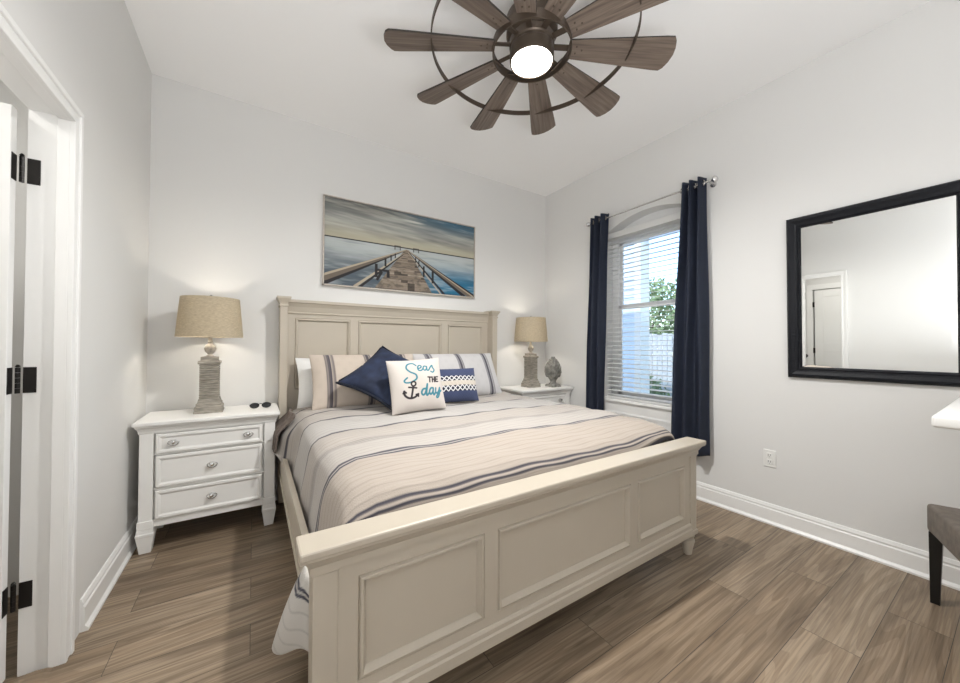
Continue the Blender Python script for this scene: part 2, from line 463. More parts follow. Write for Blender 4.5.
w.box(XL - 0.107, OP0 - 0.012, OPZ + 0.012, XL + 0.002, OP1 + 0.012, OPZ + 0.026)
w.box(XL - 0.032, OP0 - 0.012, OPZ, XL + 0.002, OP1 + 0.012, OPZ + 0.013, 0.002)
struct('trim_2', w, M['trim'])
struct('trim_3', MB().prism([(XL - 0.105, 0), (XL - 0.015, 0), (XL - 0.03, 0.007), (XL - 0.06, 0.009), (XL - 0.09, 0.007)], 'y', OP0, OP1), M['floor'])

# hall beyond the door
hy0, hy1, hz = 1.0, 2.62, 2.5
w = MB()
D2a, D2b, D2z = 1.27, 2.03, 2.04
w.box(HX - 0.1, hy0, 0, HX, D2a - 0.02, hz); w.box(HX - 0.1, D2b + 0.02, 0, HX, hy1, hz); w.box(HX - 0.1, D2a - 0.02, D2z + 0.02, HX, D2b + 0.02, hz)
struct('wall_hall_far', w, M['wall'])
struct('hall_light_block', MB().box(HX - 0.2, hy0 - 0.1, 0, HX - 0.11, hy1 + 0.1, hz), M['wall'])  # unseen box added to stop sky light leaking round the far door
struct('wall_hall_side', MB().box(HX - 0.1, hy1, 0, XL - 0.105, hy1 + 0.1, hz), M['wall'])
struct('wall_hall_near', MB().box(HX - 0.1, hy0 - 0.1, 0, XL - 0.105, hy0, hz), M['wall'])
struct('ceiling_hall', MB().box(HX - 0.1, hy0 - 0.1, hz, XL - 0.105, hy1 + 0.1, hz + 0.1), M['ceil'])
hl_d = bpy.data.lights.new('hall_light', 'AREA'); hl_d.shape = 'DISK'; hl_d.size = 0.4; hl_d.energy = HALL_W; hl_d.color = (1, 0.97, 0.92)
hl = bpy.data.objects.new('hall_light', hl_d); hl.location = (-1.45, 1.55, 2.48); col.objects.link(hl)

def panel_leaf(mb, plane_x0, plane_x1, y0, y1, z1):
    """six-panel look: stiles and rails proud of recessed fields, leaf across x"""
    mb.box(plane_x0 + 0.006, y0 + 0.02, 0.02, plane_x1 - 0.006, y1 - 0.02, z1 - 0.02)
    st = 0.11
    for a, b in ((y0, y0 + st), (y1 - st, y1)): mb.box(plane_x0, a, 0.012, plane_x1, b, z1, 0.002)
    for a, b in ((0.012, 0.24), (0.98, 1.12), (z1 - 0.12, z1)): mb.box(plane_x0, y0 + st, a, plane_x1, y1 - st, b, 0.002)
d2 = struct('door_2', MB(), M['trim']) if False else None
w = MB(); panel_leaf(w, HX - 0.04, HX - 0.004, D2a, D2b, D2z)
d2 = struct('door_2', w, M['trim'])
for z in (0.25, 1.0, 1.797):
    obj('hinge', MB().box(HX - 0.012, D2b - 0.002, z - 0.045, HX + 0.006, D2b + 0.024, z + 0.045, 0.003), M['hinge'], d2)
kb = MB(); kb.lathe((0, 0), [(0.012, 0.0), (0.012, 0.03), (0.026, 0.045), (0.028, 0.06), (0.016, 0.075)], 20)
bmesh.ops.rotate(kb.b, verts=kb.b.verts[:], cent=(0, 0, 0), matrix=Matrix.Rotation(PI / 2, 3, 'Y'))
bmesh.ops.translate(kb.b, verts=kb.b.verts[:], vec=(HX - 0.004, D2a + 0.065, 0.95))
obj('door_handle', kb, M['hinge'], d2, smooth=True)
w = MB()
for a, b in ((D2a - 0.1, D2a - 0.012), (D2b + 0.012 + 0.014, D2b + 0.1)): w.box(HX, a, 0, HX + 0.014, b, D2z + 0.1, 0.003)
w.box(HX, D2a - 0.1, D2z + 0.012, HX + 0.0139, D2b + 0.1, D2z + 0.1, 0.003)
struct('trim_4', w, M['trim'])

# the open bedroom door, swung into the hall on three hinges
w = MB()
LX0, LX1, LY0, LY1, LZ = XL - 0.130 - 0.60, XL - 0.130, 1.934, 1.970, 2.044
w.box(LX0 + 0.02, LY0 + 0.005, 0.02, LX1 - 0.02, LY1 - 0.005, LZ - 0.02)
for a, b in ((LX0, LX0 + 0.11), (LX1 - 0.11, LX1)): w.box(a, LY0, 0.012, b, LY1, LZ, 0.002)
for a, b in ((0.012, 0.24), (0.98, 1.12), (LZ - 0.12, LZ)): w.box(LX0 + 0.11, LY0, a, LX1 - 0.11, LY1, b, 0.002)
d1 = struct('door_1', w, M['trim'])
for z in (0.290, 1.068, 1.833):
    h = MB()
    h.box(XL - 0.107, OP1 + 0.0098, z - 0.047, XL - 0.074, OP1 + 0.012, z + 0.047, 0.001)            # jamb plate
    h.box(LX1, LY0 + 0.003, z - 0.047, LX1 + 0.0022, LY1 - 0.002, z + 0.047, 0.0008)         # plate on the door edge
    for k in range(5):
        h.lathe((XL - 0.117, OP1 + 0.004), [(0.0066, z - 0.047 + k * 0.0188), (0.0066, z - 0.047 + k * 0.0188 + 0.0178)], 12)
    h.lathe((XL - 0.117, OP1 + 0.004), [(0.004, z + 0.047), (0.007, z + 0.050), (0.003, z + 0.057)], 12)
    obj('hinge', h, M['hinge'], d1)
kb = MB(); kb.lathe((0, 0), [(0.03, 0.0), (0.03, 0.006), (0.012, 0.01), (0.012, 0.03), (0.026, 0.045), (0.028, 0.06), (0.016, 0.075)], 20)
bmesh.ops.rotate(kb.b, verts=kb.b.verts[:], cent=(0, 0, 0), matrix=Matrix.Rotation(PI / 2, 3, 'X'))
bmesh.ops.translate(kb.b, verts=kb.b.verts[:], vec=(LX0 + 0.065, LY0, 0.95))
obj('door_handle', kb, M['hinge'], d1, smooth=True)

# ------------------------------------------------------------------ window
FX0, FX1 = XR + 0.125, XR + 0.165
w = MB()
fw = 0.07
w.box(FX0, WY0, WZ0, FX1, WY0 + fw, WSP, 0.004); w.box(FX0, WY1 - fw, WZ0, FX1, WY1, WSP, 0.004)
w.box(FX0, WY0, WZ0, FX1, WY1, WZ0 + 0.045, 0.004)
w.prism([(WY0, WSP - 0.06), (WY1, WSP - 0.06)] + [(y, arch_z(y)) for y in ys[::-1]], 'x', FX0 + 0.004, FX1)
win = struct('window_1', w, M['vinyl'])
for nm, z0, z1, xo in (('upper_sash', 1.575, WSP - 0.06, 0.018), ('lower_sash', WZ0 + 0.045, 1.615, 0.0)):
    s_ = MB(); a, b = WY0 + fw, WY1 - fw; x0, x1 = FX0 + xo + 0.002, FX0 + xo + 0.02
    s_.box(x0, a, z0, x1, a + 0.035, z1, 0.003); s_.box(x0, b - 0.035, z0, x1, b, z1, 0.003)
    s_.box(x0, a, z0, x1, b, z0 + 0.042, 0.003); s_.box(x0, a, z1 - 0.038, x1, b, z1, 0.003)
    so = obj(nm, s_, M['vinyl'], win)
    obj('pane', MB().box(x0 + 0.007, a + 0.03, z0 + 0.035, x0 + 0.010, b - 0.03, z1 - 0.03), M['glass'], so)
w = MB()
w.box(XR - 0.032, WY0 - 0.035, WZ0 - 0.008, FX0, WY1 + 0.035, WZ0 + 0.018, 0.005)
w.prism([(XR, 0.45), (XR - 0.014, 0.452), (XR - 0.016, 0.47), (XR - 0.011, 0.50), (XR - 0.012, 0.53), (XR - 0.018, 0.56), (XR - 0.014, 0.575), (XR - 0.014, 0.64), (XR - 0.02, 0.664), (XR, 0.664)],
        'y', WY0 - 0.015, WY1 + 0.015)
struct('trim_5', w, M['trim'])

# ================================================================== BED
BC = 1.1525
bed = Thing('bed', 'large cream panel bed with tall headboard and low footboard, in the middle of the room', 'bed', (BC, 2.1, 0))
def post_pair(fn):
    for s in (-1, 1): fn(s)
PX = [(0.140, 0.207), (2.098, 2.165)]
def panels(mb, yo, rects, d, fieldd, sgn=-1):
    for r in rects:
        x0, z0, x1, z1 = r
        # groove, raised bead, then a step down to the flat field
        def q(k): return (x0 + k, z0 + k, x1 - k, z1 - k)
        for k0, k1, d0, d1 in ((0.0, 0.003, 0.0, 0.005), (0.003, 0.007, 0.005, -0.005), (0.007, 0.014, -0.005, -0.006), (0.014, 0.024, -0.006, fieldd - 0.003), (0.024, 0.026, fieldd - 0.003, fieldd + 0.002)):
            mb.mould('xz', q(k0), q(k1), yo + d0, yo + d1)
        a = 0.026; f_ = yo + fieldd + 0.002
        mb.poly([(x0 + a, f_, z0 + a), (x1 - a, f_, z0 + a), (x1 - a, f_, z1 - a), (x0 + a, f_, z1 - a)])
def face_with_holes(mb, y0, y1, X0, Z0, X1, Z1, rects):
    """stiles and rails around the panel openings, as boxes"""
    xs = sorted(rects); zt, zb = rects[0][3], rects[0][1]
    mb.box(X0, y0, Z0, X1, y1, zb); mb.box(X0, y0, zt, X1, y1, Z1)
    edges = [X0] + [v for r in xs for v in (r[0], r[2])] + [X1]
    for a, b in zip(edges[0::2], edges[1::2]): mb.box(a, y0, zb, b, y1, zt)

# footboard
FY = 1.055
fr = [(0.262, 0.232, 0.70, 0.533), (0.757, 0.232, 1.548, 0.533), (1.605, 0.232, 2.043, 0.533)]
w = MB(); face_with_holes(w, FY, FY + 0.03, 0.2, 0.13, 2.105, 0.61, fr)
w.box(0.2, FY + 0.03, 0.14, 2.105, FY + 0.055, 0.61)
panels(w, FY, fr, 0.012, 0.012)
# base moulding of the footboard
w.prism([(FY, 0.13), (FY - 0.014, 0.13), (FY - 0.014, 0.166), (FY - 0.009, 0.172), (FY - 0.009, 0.188), (FY - 0.004, 0.196), (FY, 0.198)], 'x', 0.205, 2.100)
bed.part('footboard_panel', w, M['bed'])
for x0, x1 in PX:
    w = MB(); w.box(x0, 1.05, 0.145, x1, 1.12, 0.578, 0.004)
    w.box(x0 - 0.004, 1.046, 0.572, x1 + 0.004, 1.12, 0.605, 0.003)
    w.box(x0 - 0.006, 1.044, 0.125, x1 + 0.006, 1.124, 0.150, 0.003)
    bed.part('post', w, M['bed'])
    w = MB(); w.lathe(((x0 + x1) / 2, 1.085), [(0.014, 0.0), (0.022, 0.006), (0.026, 0.035), (0.037, 0.082), (0.034, 0.094), (0.024, 0.099), (0.024, 0.104), (0.036, 0.108), (0.036, 0.118), (0.026, 0.122), (0.03, 0.127)], 24)
    bed.part('foot', w, M['bed'], smooth=True)
w = MB()
w.box(0.104, 1.012, 0.636, 2.201, 1.124, 0.661, 0.006)
prof = [(0.0, 0.580), (0.004, 0.580), (0.004, 0.60), (0.008, 0.606), (0.014, 0.618), (0.022, 0.627), (0.030, 0.630), (0.030, 0.637), (0.0, 0.637)]
# cove under the cap, mitred round the ends
rows = []
for d, z in prof[1:-1]:
    rows.append([w.b.verts.new(p) for p in ((0.136 - d, 1.124, z), (0.136 - d, 1.048 - d, z), (2.169 + d, 1.048 - d, z), (2.169 + d, 1.124, z))])
for A, B in zip(rows, rows[1:]):
    for k in range(4): w.b.faces.new((A[k], A[(k + 1) % 4], B[(k + 1) % 4], B[k]))
w.b.faces.new(rows[0]); w.b.faces.new(rows[-1][::-1])
bed.part('footboard_cap', w, M['bed'])
# side rails
for x0, x1, s in ((0.160, 0.186, -1), (2.119, 2.145, 1)):
    w = MB(); w.box(x0, 1.118, 0.29, x1, 3.04, 0.48, 0.004)
    w.box(x0 - 0.006 if s < 0 else x1, 1.118, 0.292, x0 if s < 0 else x1 + 0.006, 3.04, 0.325, 0.003)
    bed.part('side_rail', w, M['bed'])
# headboard
HY = 3.125
hr = [(0.270, 0.85, 0.690, 1.414), (0.756, 0.85, 1.553, 1.414), (1.621, 0.85, 2.040, 1.414)]
w = MB(); face_with_holes(w, HY, HY + 0.025, 0.2, 0.25, 2.105, 1.46, hr)
w.box(0.2, HY + 0.025, 0.25, 2.105, HY + 0.042, 1.46)
panels(w, HY, hr, 0.012, 0.012)
bed.part('headboard_panel', w, M['bed'])
for x0, x1 in ((0.164, 0.214), (2.096, 2.156)):
    w = MB(); w.box(x0, 3.03, 0.02, x1, 3.165, 1.497, 0.003)
    c = ((x0 + x1) / 2, 3.0975); hx = (x1 - x0) / 2; hy = 0.0675
    rows = []
    for d, z in ((0.0, 1.49), (0.006, 1.493), (0.006, 1.503), (0.0, 1.507), (0.002, 1.518), (0.008, 1.530), (0.017, 1.545), (0.022, 1.553), (0.022, 1.566)):
        yb_ = min(c[1] + hy + d, 3.168)
        rows.append([w.b.verts.new(p) for p in ((c[0] - hx - d, c[1] - hy - d, z), (c[0] + hx + d, c[1] - hy - d, z), (c[0] + hx + d, yb_, z), (c[0] - hx - d, yb_, z))])
    for A, B in zip(rows, rows[1:]):
        for k in range(4): w.b.faces.new((A[k], A[(k + 1) % 4], B[(k + 1) % 4], B[k]))
    w.b.faces.new(rows[0][::-1]); w.b.faces.new(rows[-1])
    bed.part('headboard_post', w, M['bed'])
w = MB()
w.prism([(3.165, 1.445), (3.117, 1.445), (3.113, 1.452), (3.117, 1.460), (3.112, 1.475), (3.104, 1.50), (3.088, 1.525), (3.078, 1.532), (3.078, 1.553), (3.165, 1.553)], 'x', 0.214, 2.096)
bed.part('headboard_cornice', w, M['bed'])

# mattress
w = MB(); w.box(0.275, 1.29, 0.33, 2.03, 3.09, 0.695, 0.05, 4)
tag(obj('mattress', w, M['sheet'], None, (BC, 2.1, 0.33), smooth=True), 'white mattress lying in the cream bed under the striped comforter', 'mattress')

# ------------------------------------------------------------------ comforter
OFFW, GREYW, BEIGE, NAVY, GREYL = srgb(179, 175, 171), srgb(192, 188, 182), srgb(170, 160, 150), srgb(48, 49, 64), srgb(128, 124, 122)
CSTR = [(2.83, 0.007, NAVY), (2.56, 0.007, NAVY), (2.30, 0.0065, NAVY), (1.955, 0.0065, NAVY), (1.712, 0.003, GREYL), (1.695, 0.003, GREYL), (1.678, 0.003, GREYL),
        (1.452, 0.006, NAVY), (1.428, 0.004, NAVY), (1.128, 0.0035, NAVY), (1.105, 0.0035, NAVY), (1.01, 0.03, NAVY)]
def comf_col(l, x):
    """l = length along the bed measured on the cloth"""
    c = OFFW
    if l < 1.42: c = BEIGE
    elif l < 1.70: c = mixc(OFFW, BEIGE, 0.35)
    elif l < 1.95: c = mixc(OFFW, BEIGE, 0.55)
    elif l < 2.3: c = OFFW
    else: c = mixc(OFFW, BEIGE, 0.4)
    rib = 0.5 + 0.5 * math.cos(2 * PI * (l + 0.003 * math.sin(x * 6)) / 0.034)
    c = mixc(c, tuple(k * 0.72 for k in c), sstep(0.86, 1.0, rib) * 0.6)
    for y, h, cc in CSTR:
        d = abs(l - y); h = h * 1.35
        if d < h + 0.006: c = mixc(c, cc, (1 - sstep(h * 0.7, h + 0.004, d)) * (0.9 if cc is NAVY else 0.7))
    n = 0.96 + 0.06 * math.sin(x * 431 + l * 97) * math.sin(l * 517 + x * 13)
    return tuple(k * n for k in c)
CROSS = [(0.196, 0.40), (0.200, 0.45), (0.212, 0.53), (0.222, 0.60), (0.232, 0.655), (0.250, 0.700), (0.285, 0.732), (0.345, 0.750), (0.45, 0.757), (0.65, 0.755), (BC, 0.762)]
CROSS = CROSS + [(1.65, 0.757), (1.88, 0.758), (2.0, 0.756), (2.055, 0.750), (2.085, 0.735), (2.102, 0.705), (2.110, 0.65), (2.113, 0.58), (2.114, 0.50), (2.112, 0.44), (2.110, 0.40)]
_cl = [0.0]
for a, b in zip(CROSS, CROSS[1:]): _cl.append(_cl[-1] + math.hypot(b[0] - a[0], b[1] - a[1]))
def cross_at(u):
    t = u * _cl[-1]
    for k in range(len(CROSS) - 1):
        if t <= _cl[k + 1] + 1e-9:
            f = (t - _cl[k]) / (_cl[k + 1] - _cl[k]); a, b = CROSS[k], CROSS[k + 1]
            return a[0] + (b[0] - a[0]) * f, a[1] + (b[1] - a[1]) * f
    return CROSS[-1]
# lengthwise profile: (cloth length, y, drop)
LEN = [(0.985, 1.150, 0.20), (1.03, 1.143, 0.155), (1.07, 1.138, 0.118), (1.11, 1.150, 0.085), (1.16, 1.185, 0.050), (1.22, 1.240, 0.025), (1.30, 1.315, 0.009), (1.40, 1.41, 0.002), (1.46, 1.46, 0.0), (2.98, 2.98, 0.0)]
def len_at(l):
    for a, b in zip(LEN, LEN[1:]):
        if l <= b[0]:
            f = (l - a[0]) / (b[0] - a[0]); return a[1] + (b[1] - a[1]) * f, a[2] + (b[2] - a[2]) * f
    return LEN[-1][1:]
L0, L1 = 0.985, 2.98
def comf_pt(u, v):
    l = L0 + (L1 - L0) * v
    x, z = cross_at(u); y, dr = len_at(l)
    dr *= 1 - 0.5 * sstep(1.6, 2.05, x)
    side = 1.0 - sstep(0.60, 0.74, z)                     # 1 on the hanging sides
    top = 1 - side
    z2 = z - dr * (0.25 + 0.75 * top)
    # shallow wrinkles
    z2 += top * (0.004 * math.sin(l * 21 + x * 3.1) + 0.003 * math.sin(x * 9 - l * 6) + 0.0025 * math.sin(x * 23 + l * 31))
    sg = -1 if x < BC else 1
    x2 = x + side * 0.006 * math.sin(l * 17 + z * 9) * sg * -1
    # the head end of the near side hangs outside the rail
    k = sstep(2.48, 2.66, l) * side
    x2 += sg * 0.068 * k
    if k > 0: z2 = z2 + (0.50 - z2) * k * sstep(0.62, 0.42, z) if z < 0.5 else z2
    return Vector((x2, y, max(z2, 0.36)))
w = MB(); w.grid(comf_pt, 150, 520, lambda u, v: comf_col(L0 + (L1 - L0) * v, cross_at(u)[0]))
comf = Thing('comforter', 'off-white striped comforter spread over the big cream bed', 'comforter', (BC, 2.1, 0.72))
comf.part('cover', w, M['cloth'], smooth='all')
# the loose corner that hangs outside the rail beside the footboard
def corner_pt(u, v):
    # v: 0 at the top by the rail, 1 at the hem ; u: near edge by the footboard, flaring outward, then folding back to the rail
    fl = 0.078 * v ** 0.6
    f = u / 0.72
    if f <= 1:
        x = 0.156 - fl * (f ** 0.85); y = 1.134 + (0.075 + 0.235 * v) * f
    else:
        g = (u - 0.72) / 0.28
        x = 0.156 - fl * math.cos(g * PI / 2) ** 0.7; y = 1.134 + (0.075 + 0.235 * v) + (0.03 + 0.09 * v) * g
    hem = 0.315 - 0.19 * sstep(0.0, 0.75, u) + 0.03 * sstep(0.8, 1.0, u)
    z = 0.496 + (hem - 0.496) * v
    x -= 0.010 * math.sin(v * PI) * math.sin(min(1, f) * PI)
    return Vector((x, y, z + 0.006 * math.sin(u * 8 + v * 3)))
def corner_col(u, v):
    c = GREYW
    s = v * (1 - 0.35 * (1 - u)) + 0.02 * u
    for q in (0.10, 0.155):
        c = mixc(c, NAVY, (1 - sstep(0.010, 0.022, abs(s - q))))
    rib = 0.5 + 0.5 * math.cos(2 * PI * (s * 0.42 + 0.02) / 0.075)
    return mixc(c, tuple(k * 0.7 for k in c), sstep(0.93, 1.0, rib) * 0.8)
w = MB(); w.grid(corner_pt, 30, 60, corner_col)
hc = comf.part('hanging_corner', w, M['cloth'], smooth='all', label='loose striped corner hanging to the floor')
sm = hc.modifiers.new('thick', 'SOLIDIFY'); sm.thickness = 0.014; sm.offset = 1
# taupe hem of the head end, hanging over the rail
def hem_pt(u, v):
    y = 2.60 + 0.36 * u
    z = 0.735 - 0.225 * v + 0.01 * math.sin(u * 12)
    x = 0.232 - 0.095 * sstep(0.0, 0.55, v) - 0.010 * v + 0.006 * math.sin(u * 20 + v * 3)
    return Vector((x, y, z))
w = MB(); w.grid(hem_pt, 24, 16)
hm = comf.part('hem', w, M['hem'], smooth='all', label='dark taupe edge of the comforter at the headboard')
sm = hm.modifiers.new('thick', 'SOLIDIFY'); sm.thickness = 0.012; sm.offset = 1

# ------------------------------------------------------------------ cushions
def cushion_mb(wd, ht, th, colf=None, n=(40, 40), pinch=0.05, back=None, power=2.2):
    mb = MB()
    def pt(side):
        def f(u, v):
            a, b = 2 * u - 1, 2 * v - 1
            x = wd / 2 * a * (1 - pinch * (1 - b * b) * abs(a) ** 1.5)
            z = ht / 2 * b * (1 - pinch * (1 - a * a) * abs(b) ** 1.5)
            e = max(0.0, (1 - abs(a) ** power) * (1 - abs(b) ** power))
            y = side * (th / 2) * e ** 0.55
            y += side * 0.004 * math.sin(a * 7 + b * 3) * e
            return Vector((x, y, z + ht / 2))
        return f
    mb.grid(pt(-1), n[0], n[1], colf)
    if colf:
        mb.grid(pt(1), n[0], n[1], (lambda u, v: back) if back else colf, flip=True)
    else:
        mb.grid(pt(1), n[0], n[1], None, flip=True)
    bmesh.ops.remove_doubles(mb.b, verts=[], dist=0)
    return mb
def edge_loop(wd, ht, pinch=0.05, n=24):
    pts = []
    for (a0, b0), (a1, b1) in zip([(-1, -1), (1, -1), (1, 1), (-1, 1)], [(1, -1), (1, 1), (-1, 1), (-1, -1)]):
        for k in range(n):
            t = k / n; a, b = a0 + (a1 - a0) * t, b0 + (b1 - b0) * t
            pts.append((wd / 2 * a * (1 - pinch * (1 - b * b) * abs(a) ** 1.5), 0, ht / 2 * b * (1 - pinch * (1 - a * a) * abs(b) ** 1.5) + ht / 2))
    return pts
def stand(o, loc, lean=0.3, rz=0.0, roll=0.0, ht=0.0):
    """lean back about x, then turn about z; roll spins the cushion in its own plane about its centre"""
    R = Matrix.Rotation(rz, 4, 'Z') @ Matrix.Rotation(-lean, 4, 'X')
    if roll: R = R @ Matrix.Translation((0, 0, ht / 2)) @ Matrix.Rotation(roll, 4, 'Y') @ Matrix.Translation((0, 0, -ht / 2))
    o.matrix_world = Matrix.Translation(loc) @ R
# sleeping pillow peeping out at the left
o = obj('bed_pillow', cushion_mb(0.74, 0.40, 0.15, None, (30, 20)), M['sheet'], smooth='all')
stand(o, (0.64, 2.90, 0.735), 0.42, 0.0)
tag(o, 'plain white bed pillow showing at the left edge behind the beige striped sham', 'pillow')
SH1, SH_LIT = srgb(190, 178, 166), srgb(190, 188, 188)  # second tone is the same cloth with window light painted into its colour
def sham_col(base):
    def f(u, v):
        c = base
        for cx, wds in ((0.155, 1), (0.5, 0.8), (0.86, 1)):
            for dx, h, k in ((-0.034, 0.006, 0.8), (-0.016, 0.006, 0.9), (0.0, 0.011, 0.95), (0.022, 0.004, 0.6), (0.034, 0.004, 0.8)):
                d = abs(u - cx - dx * wds)
                c = mixc(c, srgb(66, 64, 74), (1 - sstep(h * 0.6, h + 0.003, d)) * k)
        q = abs(((u * 9 + v * 4) % 1) - 0.5) + abs(((u * 9 - v * 4) % 1) - 0.5)
        c = mixc(c, tuple(k * 0.85 for k in c), 0.25 * sstep(0.5, 0.9, q))
        return c
    return f
o = obj('pillow_sham', cushion_mb(0.81, 0.43, 0.17, sham_col(SH1), (150, 40), 0.035), M['cushion'], smooth='all')
stand(o, (0.745, 2.66, 0.752), 0.50, 0.0); tag(o, 'beige pillow sham with dark triple stripes at the left of the headboard', 'pillow', 'striped shams against the headboard')
o = obj('pillow_sham', cushion_mb(0.82, 0.43, 0.17, sham_col(SH_LIT), (150, 40), 0.035), M['cushion'], smooth='all')
stand(o, (1.555, 2.67, 0.752), 0.50, 0.0); tag(o, 'beige pillow sham, window light painted in, with dark triple stripes, behind the small oblong cushion', 'pillow', 'striped shams against the headboard')
# navy velvet square balanced on a corner
nv = bpy.data.objects.new('throw_pillow', None); col.objects.link(nv); nv.empty_display_size = 0.05
tag(nv, 'dark navy velvet throw pillow standing on its corner with black edging', 'pillow')
NS = 0.48
for nm, mb, mm in (('cover', cushion_mb(NS, NS, 0.15, None, (40, 40), 0.13), M['velvet']), ('piping', MB().tube(edge_loop(NS, NS, 0.13), 0.011, 8, True), M['pipe'])):
    q = obj(nm, mb, mm, nv, smooth='all')
stand(nv, (0.739, 2.325, 0.833), 0.90, -0.4, math.radians(34), NS)

# "Seas the day" cushion: the print is drawn from strokes
def seg_d(p, a, b):
    ax, ay = a; bx, by = b; dx, dy = bx - ax, by - ay; L = dx * dx + dy * dy
    t = 0 if L == 0 else max(0, min(1, ((p[0] - ax) * dx + (p[1] - ay) * dy) / L))
    return math.hypot(p[0] - ax - t * dx, p[1] - ay - t * dy)
def bez(pts, n=10):
    """Catmull-Rom through the given points"""
    out = []
    P = [pts[0]] + list(pts) + [pts[-1]]
    for i in range(1, len(P) - 2):
        for k in range(n):
            t = k / n
            out.append(tuple(0.5 * ((2 * P[i][d]) + (-P[i - 1][d] + P[i + 1][d]) * t + (2 * P[i - 1][d] - 5 * P[i][d] + 4 * P[i + 1][d] - P[i + 2][d]) * t * t
                                    + (-P[i - 1][d] + 3 * P[i][d] - 3 * P[i + 1][d] + P[i + 2][d]) * t ** 3) for d in (0, 1)))
    return out + [pts[-1]]
TEAL, CHAR = srgb(58, 122, 138), srgb(48, 42, 46)
def z7(x, y):
    """pixels of a measured enlargement of the print -> cushion u, v"""
    # corners of the cushion: bottom-left (140,600), right edge step, top step
    dx, dy = x - 140, y - 600
    # u*(500,-40)+v*(-65,-480)
    det = 500 * -480 - (-65) * -40
    return ((dx * -480 - dy * -65) / det, (500 * dy - (-40) * dx) / det)
STRK = []
def stroke(pts, r, c, smooth=True):
    q = [z7(*p) for p in pts]
    STRK.append((bez(q, 8) if smooth else q, r * 1.2, c))
stroke([(330, 172), (300, 150), (255, 162), (243, 200), (275, 235), (325, 262), (332, 300), (285, 330), (238, 335), (222, 318), (250, 290)], 0.012, TEAL)
stroke([(345, 205), (372, 196), (380, 178), (362, 170), (346, 190), (352, 220), (378, 222), (398, 200)], 0.011, TEAL)
stroke([(432, 180), (408, 178), (398, 202), (412, 220), (430, 205), (434, 180), (436, 215), (452, 216), (468, 190)], 0.011, TEAL)
stroke([(468, 190), (488, 168), (494, 190), (510, 214), (494, 236), (474, 228)], 0.011, TEAL)
stroke([(440, 285), (474, 285)], 0.011, CHAR, False); stroke([(457, 285), (457, 330)], 0.011, CHAR, False)
stroke([(485, 282), (485, 328)], 0.011, CHAR, False); stroke([(508, 280), (508, 326)], 0.011, CHAR, False); stroke([(485, 305), (508, 303)], 0.010, CHAR, False)
stroke([(548, 278), (522, 280), (522, 324), (548, 322)], 0.010, CHAR, False); stroke([(522, 302), (543, 300)], 0.010, CHAR, False)
stroke([(418, 392), (392, 395), (380, 425), (396, 446), (415, 425), (430, 350), (424, 420), (432, 450), (452, 425)], 0.014, TEAL)
stroke([(490, 385), (465, 388), (452, 418), (466, 442), (486, 418), (492, 388), (490, 425), (500, 446), (516, 424)], 0.014, TEAL)
stroke([(520, 384), (518, 415), (532, 432), (552, 410), (566, 378), (562, 430), (546, 466), (530, 468), (536, 448), (582, 404)], 0.013, TEAL)
AN = (60, 40, 44)
stroke([(305 + 20 * math.cos(t), 345 + 20 * math.sin(t)) for t in [k * PI / 6 for k in range(13)]], 0.012, CHAR, False)
stroke([(303, 366), (288, 468)], 0.015, CHAR, False)
stroke([(262, 376), (332, 382)], 0.013, CHAR, False)
stroke([(222, 410), (228, 442), (256, 466), (288, 472), (322, 462), (350, 436)], 0.016, CHAR)
stroke([(222, 410), (214, 428)], 0.012, CHAR, False); stroke([(222, 410), (240, 424)], 0.012, CHAR, False)
stroke([(350, 436), (330, 440)], 0.012, CHAR, False); stroke([(350, 436), (352, 456)], 0.012, CHAR, False)
_boxes = [(min(p[0] for p in s) - .03, min(p[1] for p in s) - .03, max(p[0] for p in s) + .03, max(p[1] for p in s) + .03) for s, r, c in STRK]
def seas_col(u, v):
    c = srgb(200, 193, 187)
    n = 0.97 + 0.04 * math.sin(u * 240) * math.sin(v * 251); c = tuple(k * n for k in c)
    for (s, r, cc), bx in zip(STRK, _boxes):
        if bx[0] < u < bx[2] and bx[1] < v < bx[3]:
            d = min(seg_d((u, v), a, b) for a, b in zip(s, s[1:]))
            if d < r + 0.006: c = mixc(c, cc, 1 - sstep(r * 0.75, r + 0.005, d))
    return c
o = obj('throw_pillow', cushion_mb(0.375, 0.36, 0.13, seas_col, (170, 170), 0.04, srgb(208, 198, 188)), M['cushion'], smooth='all')
stand(o, (0.925, 2.190, 0.762), 0.30, -0.08, math.radians(-3), 0.36); tag(o, 'off-white throw pillow printed Seas the day with an anchor, in front of the headboard', 'pillow')
# navy and white lumbar cushion
LNAVY, LCRM, LWHT = srgb(62, 70, 98), srgb(200, 192, 180), srgb(214, 214, 214)
def lumb_col(u, v):
    if v > 0.74 or v < 0.30:
        c = LNAVY; c = mixc(c, tuple(k * 1.5 for k in c), 0.25 * (0.5 + 0.5 * math.sin(u * 120) * math.sin(v * 70)))
        if 0.985 < v or v < 0.015: c = tuple(k * 0.6 for k in c)
        return c
    for lo, hi in ((0.60, 0.74), (0.30, 0.46)):
        if lo <= v <= hi:
            t = (v - lo) / (hi - lo); uu = (u * 10.5) % 1
            d = abs(abs(2 * t - 1) - abs(2 * uu - 1))
            d2 = abs(abs(2 * t - 1) - (1 - abs(2 * uu - 1)))
            k = 1 - sstep(0.20, 0.34, min(d, 9)) if True else 0
            k2 = 1 - sstep(0.20, 0.34, d2)
            return mixc(srgb(34, 38, 56), LWHT, max(k2, 0))
    return mixc(LCRM, tuple(k * 0.8 for k in LCRM), 0.5 * (0.5 + 0.5 * math.sin(u * 90 + v * 40)))
o = obj('lumbar_pillow', cushion_mb(0.41, 0.27, 0.12, lumb_col, (180, 90), 0.03), M['cushion'], smooth='all')
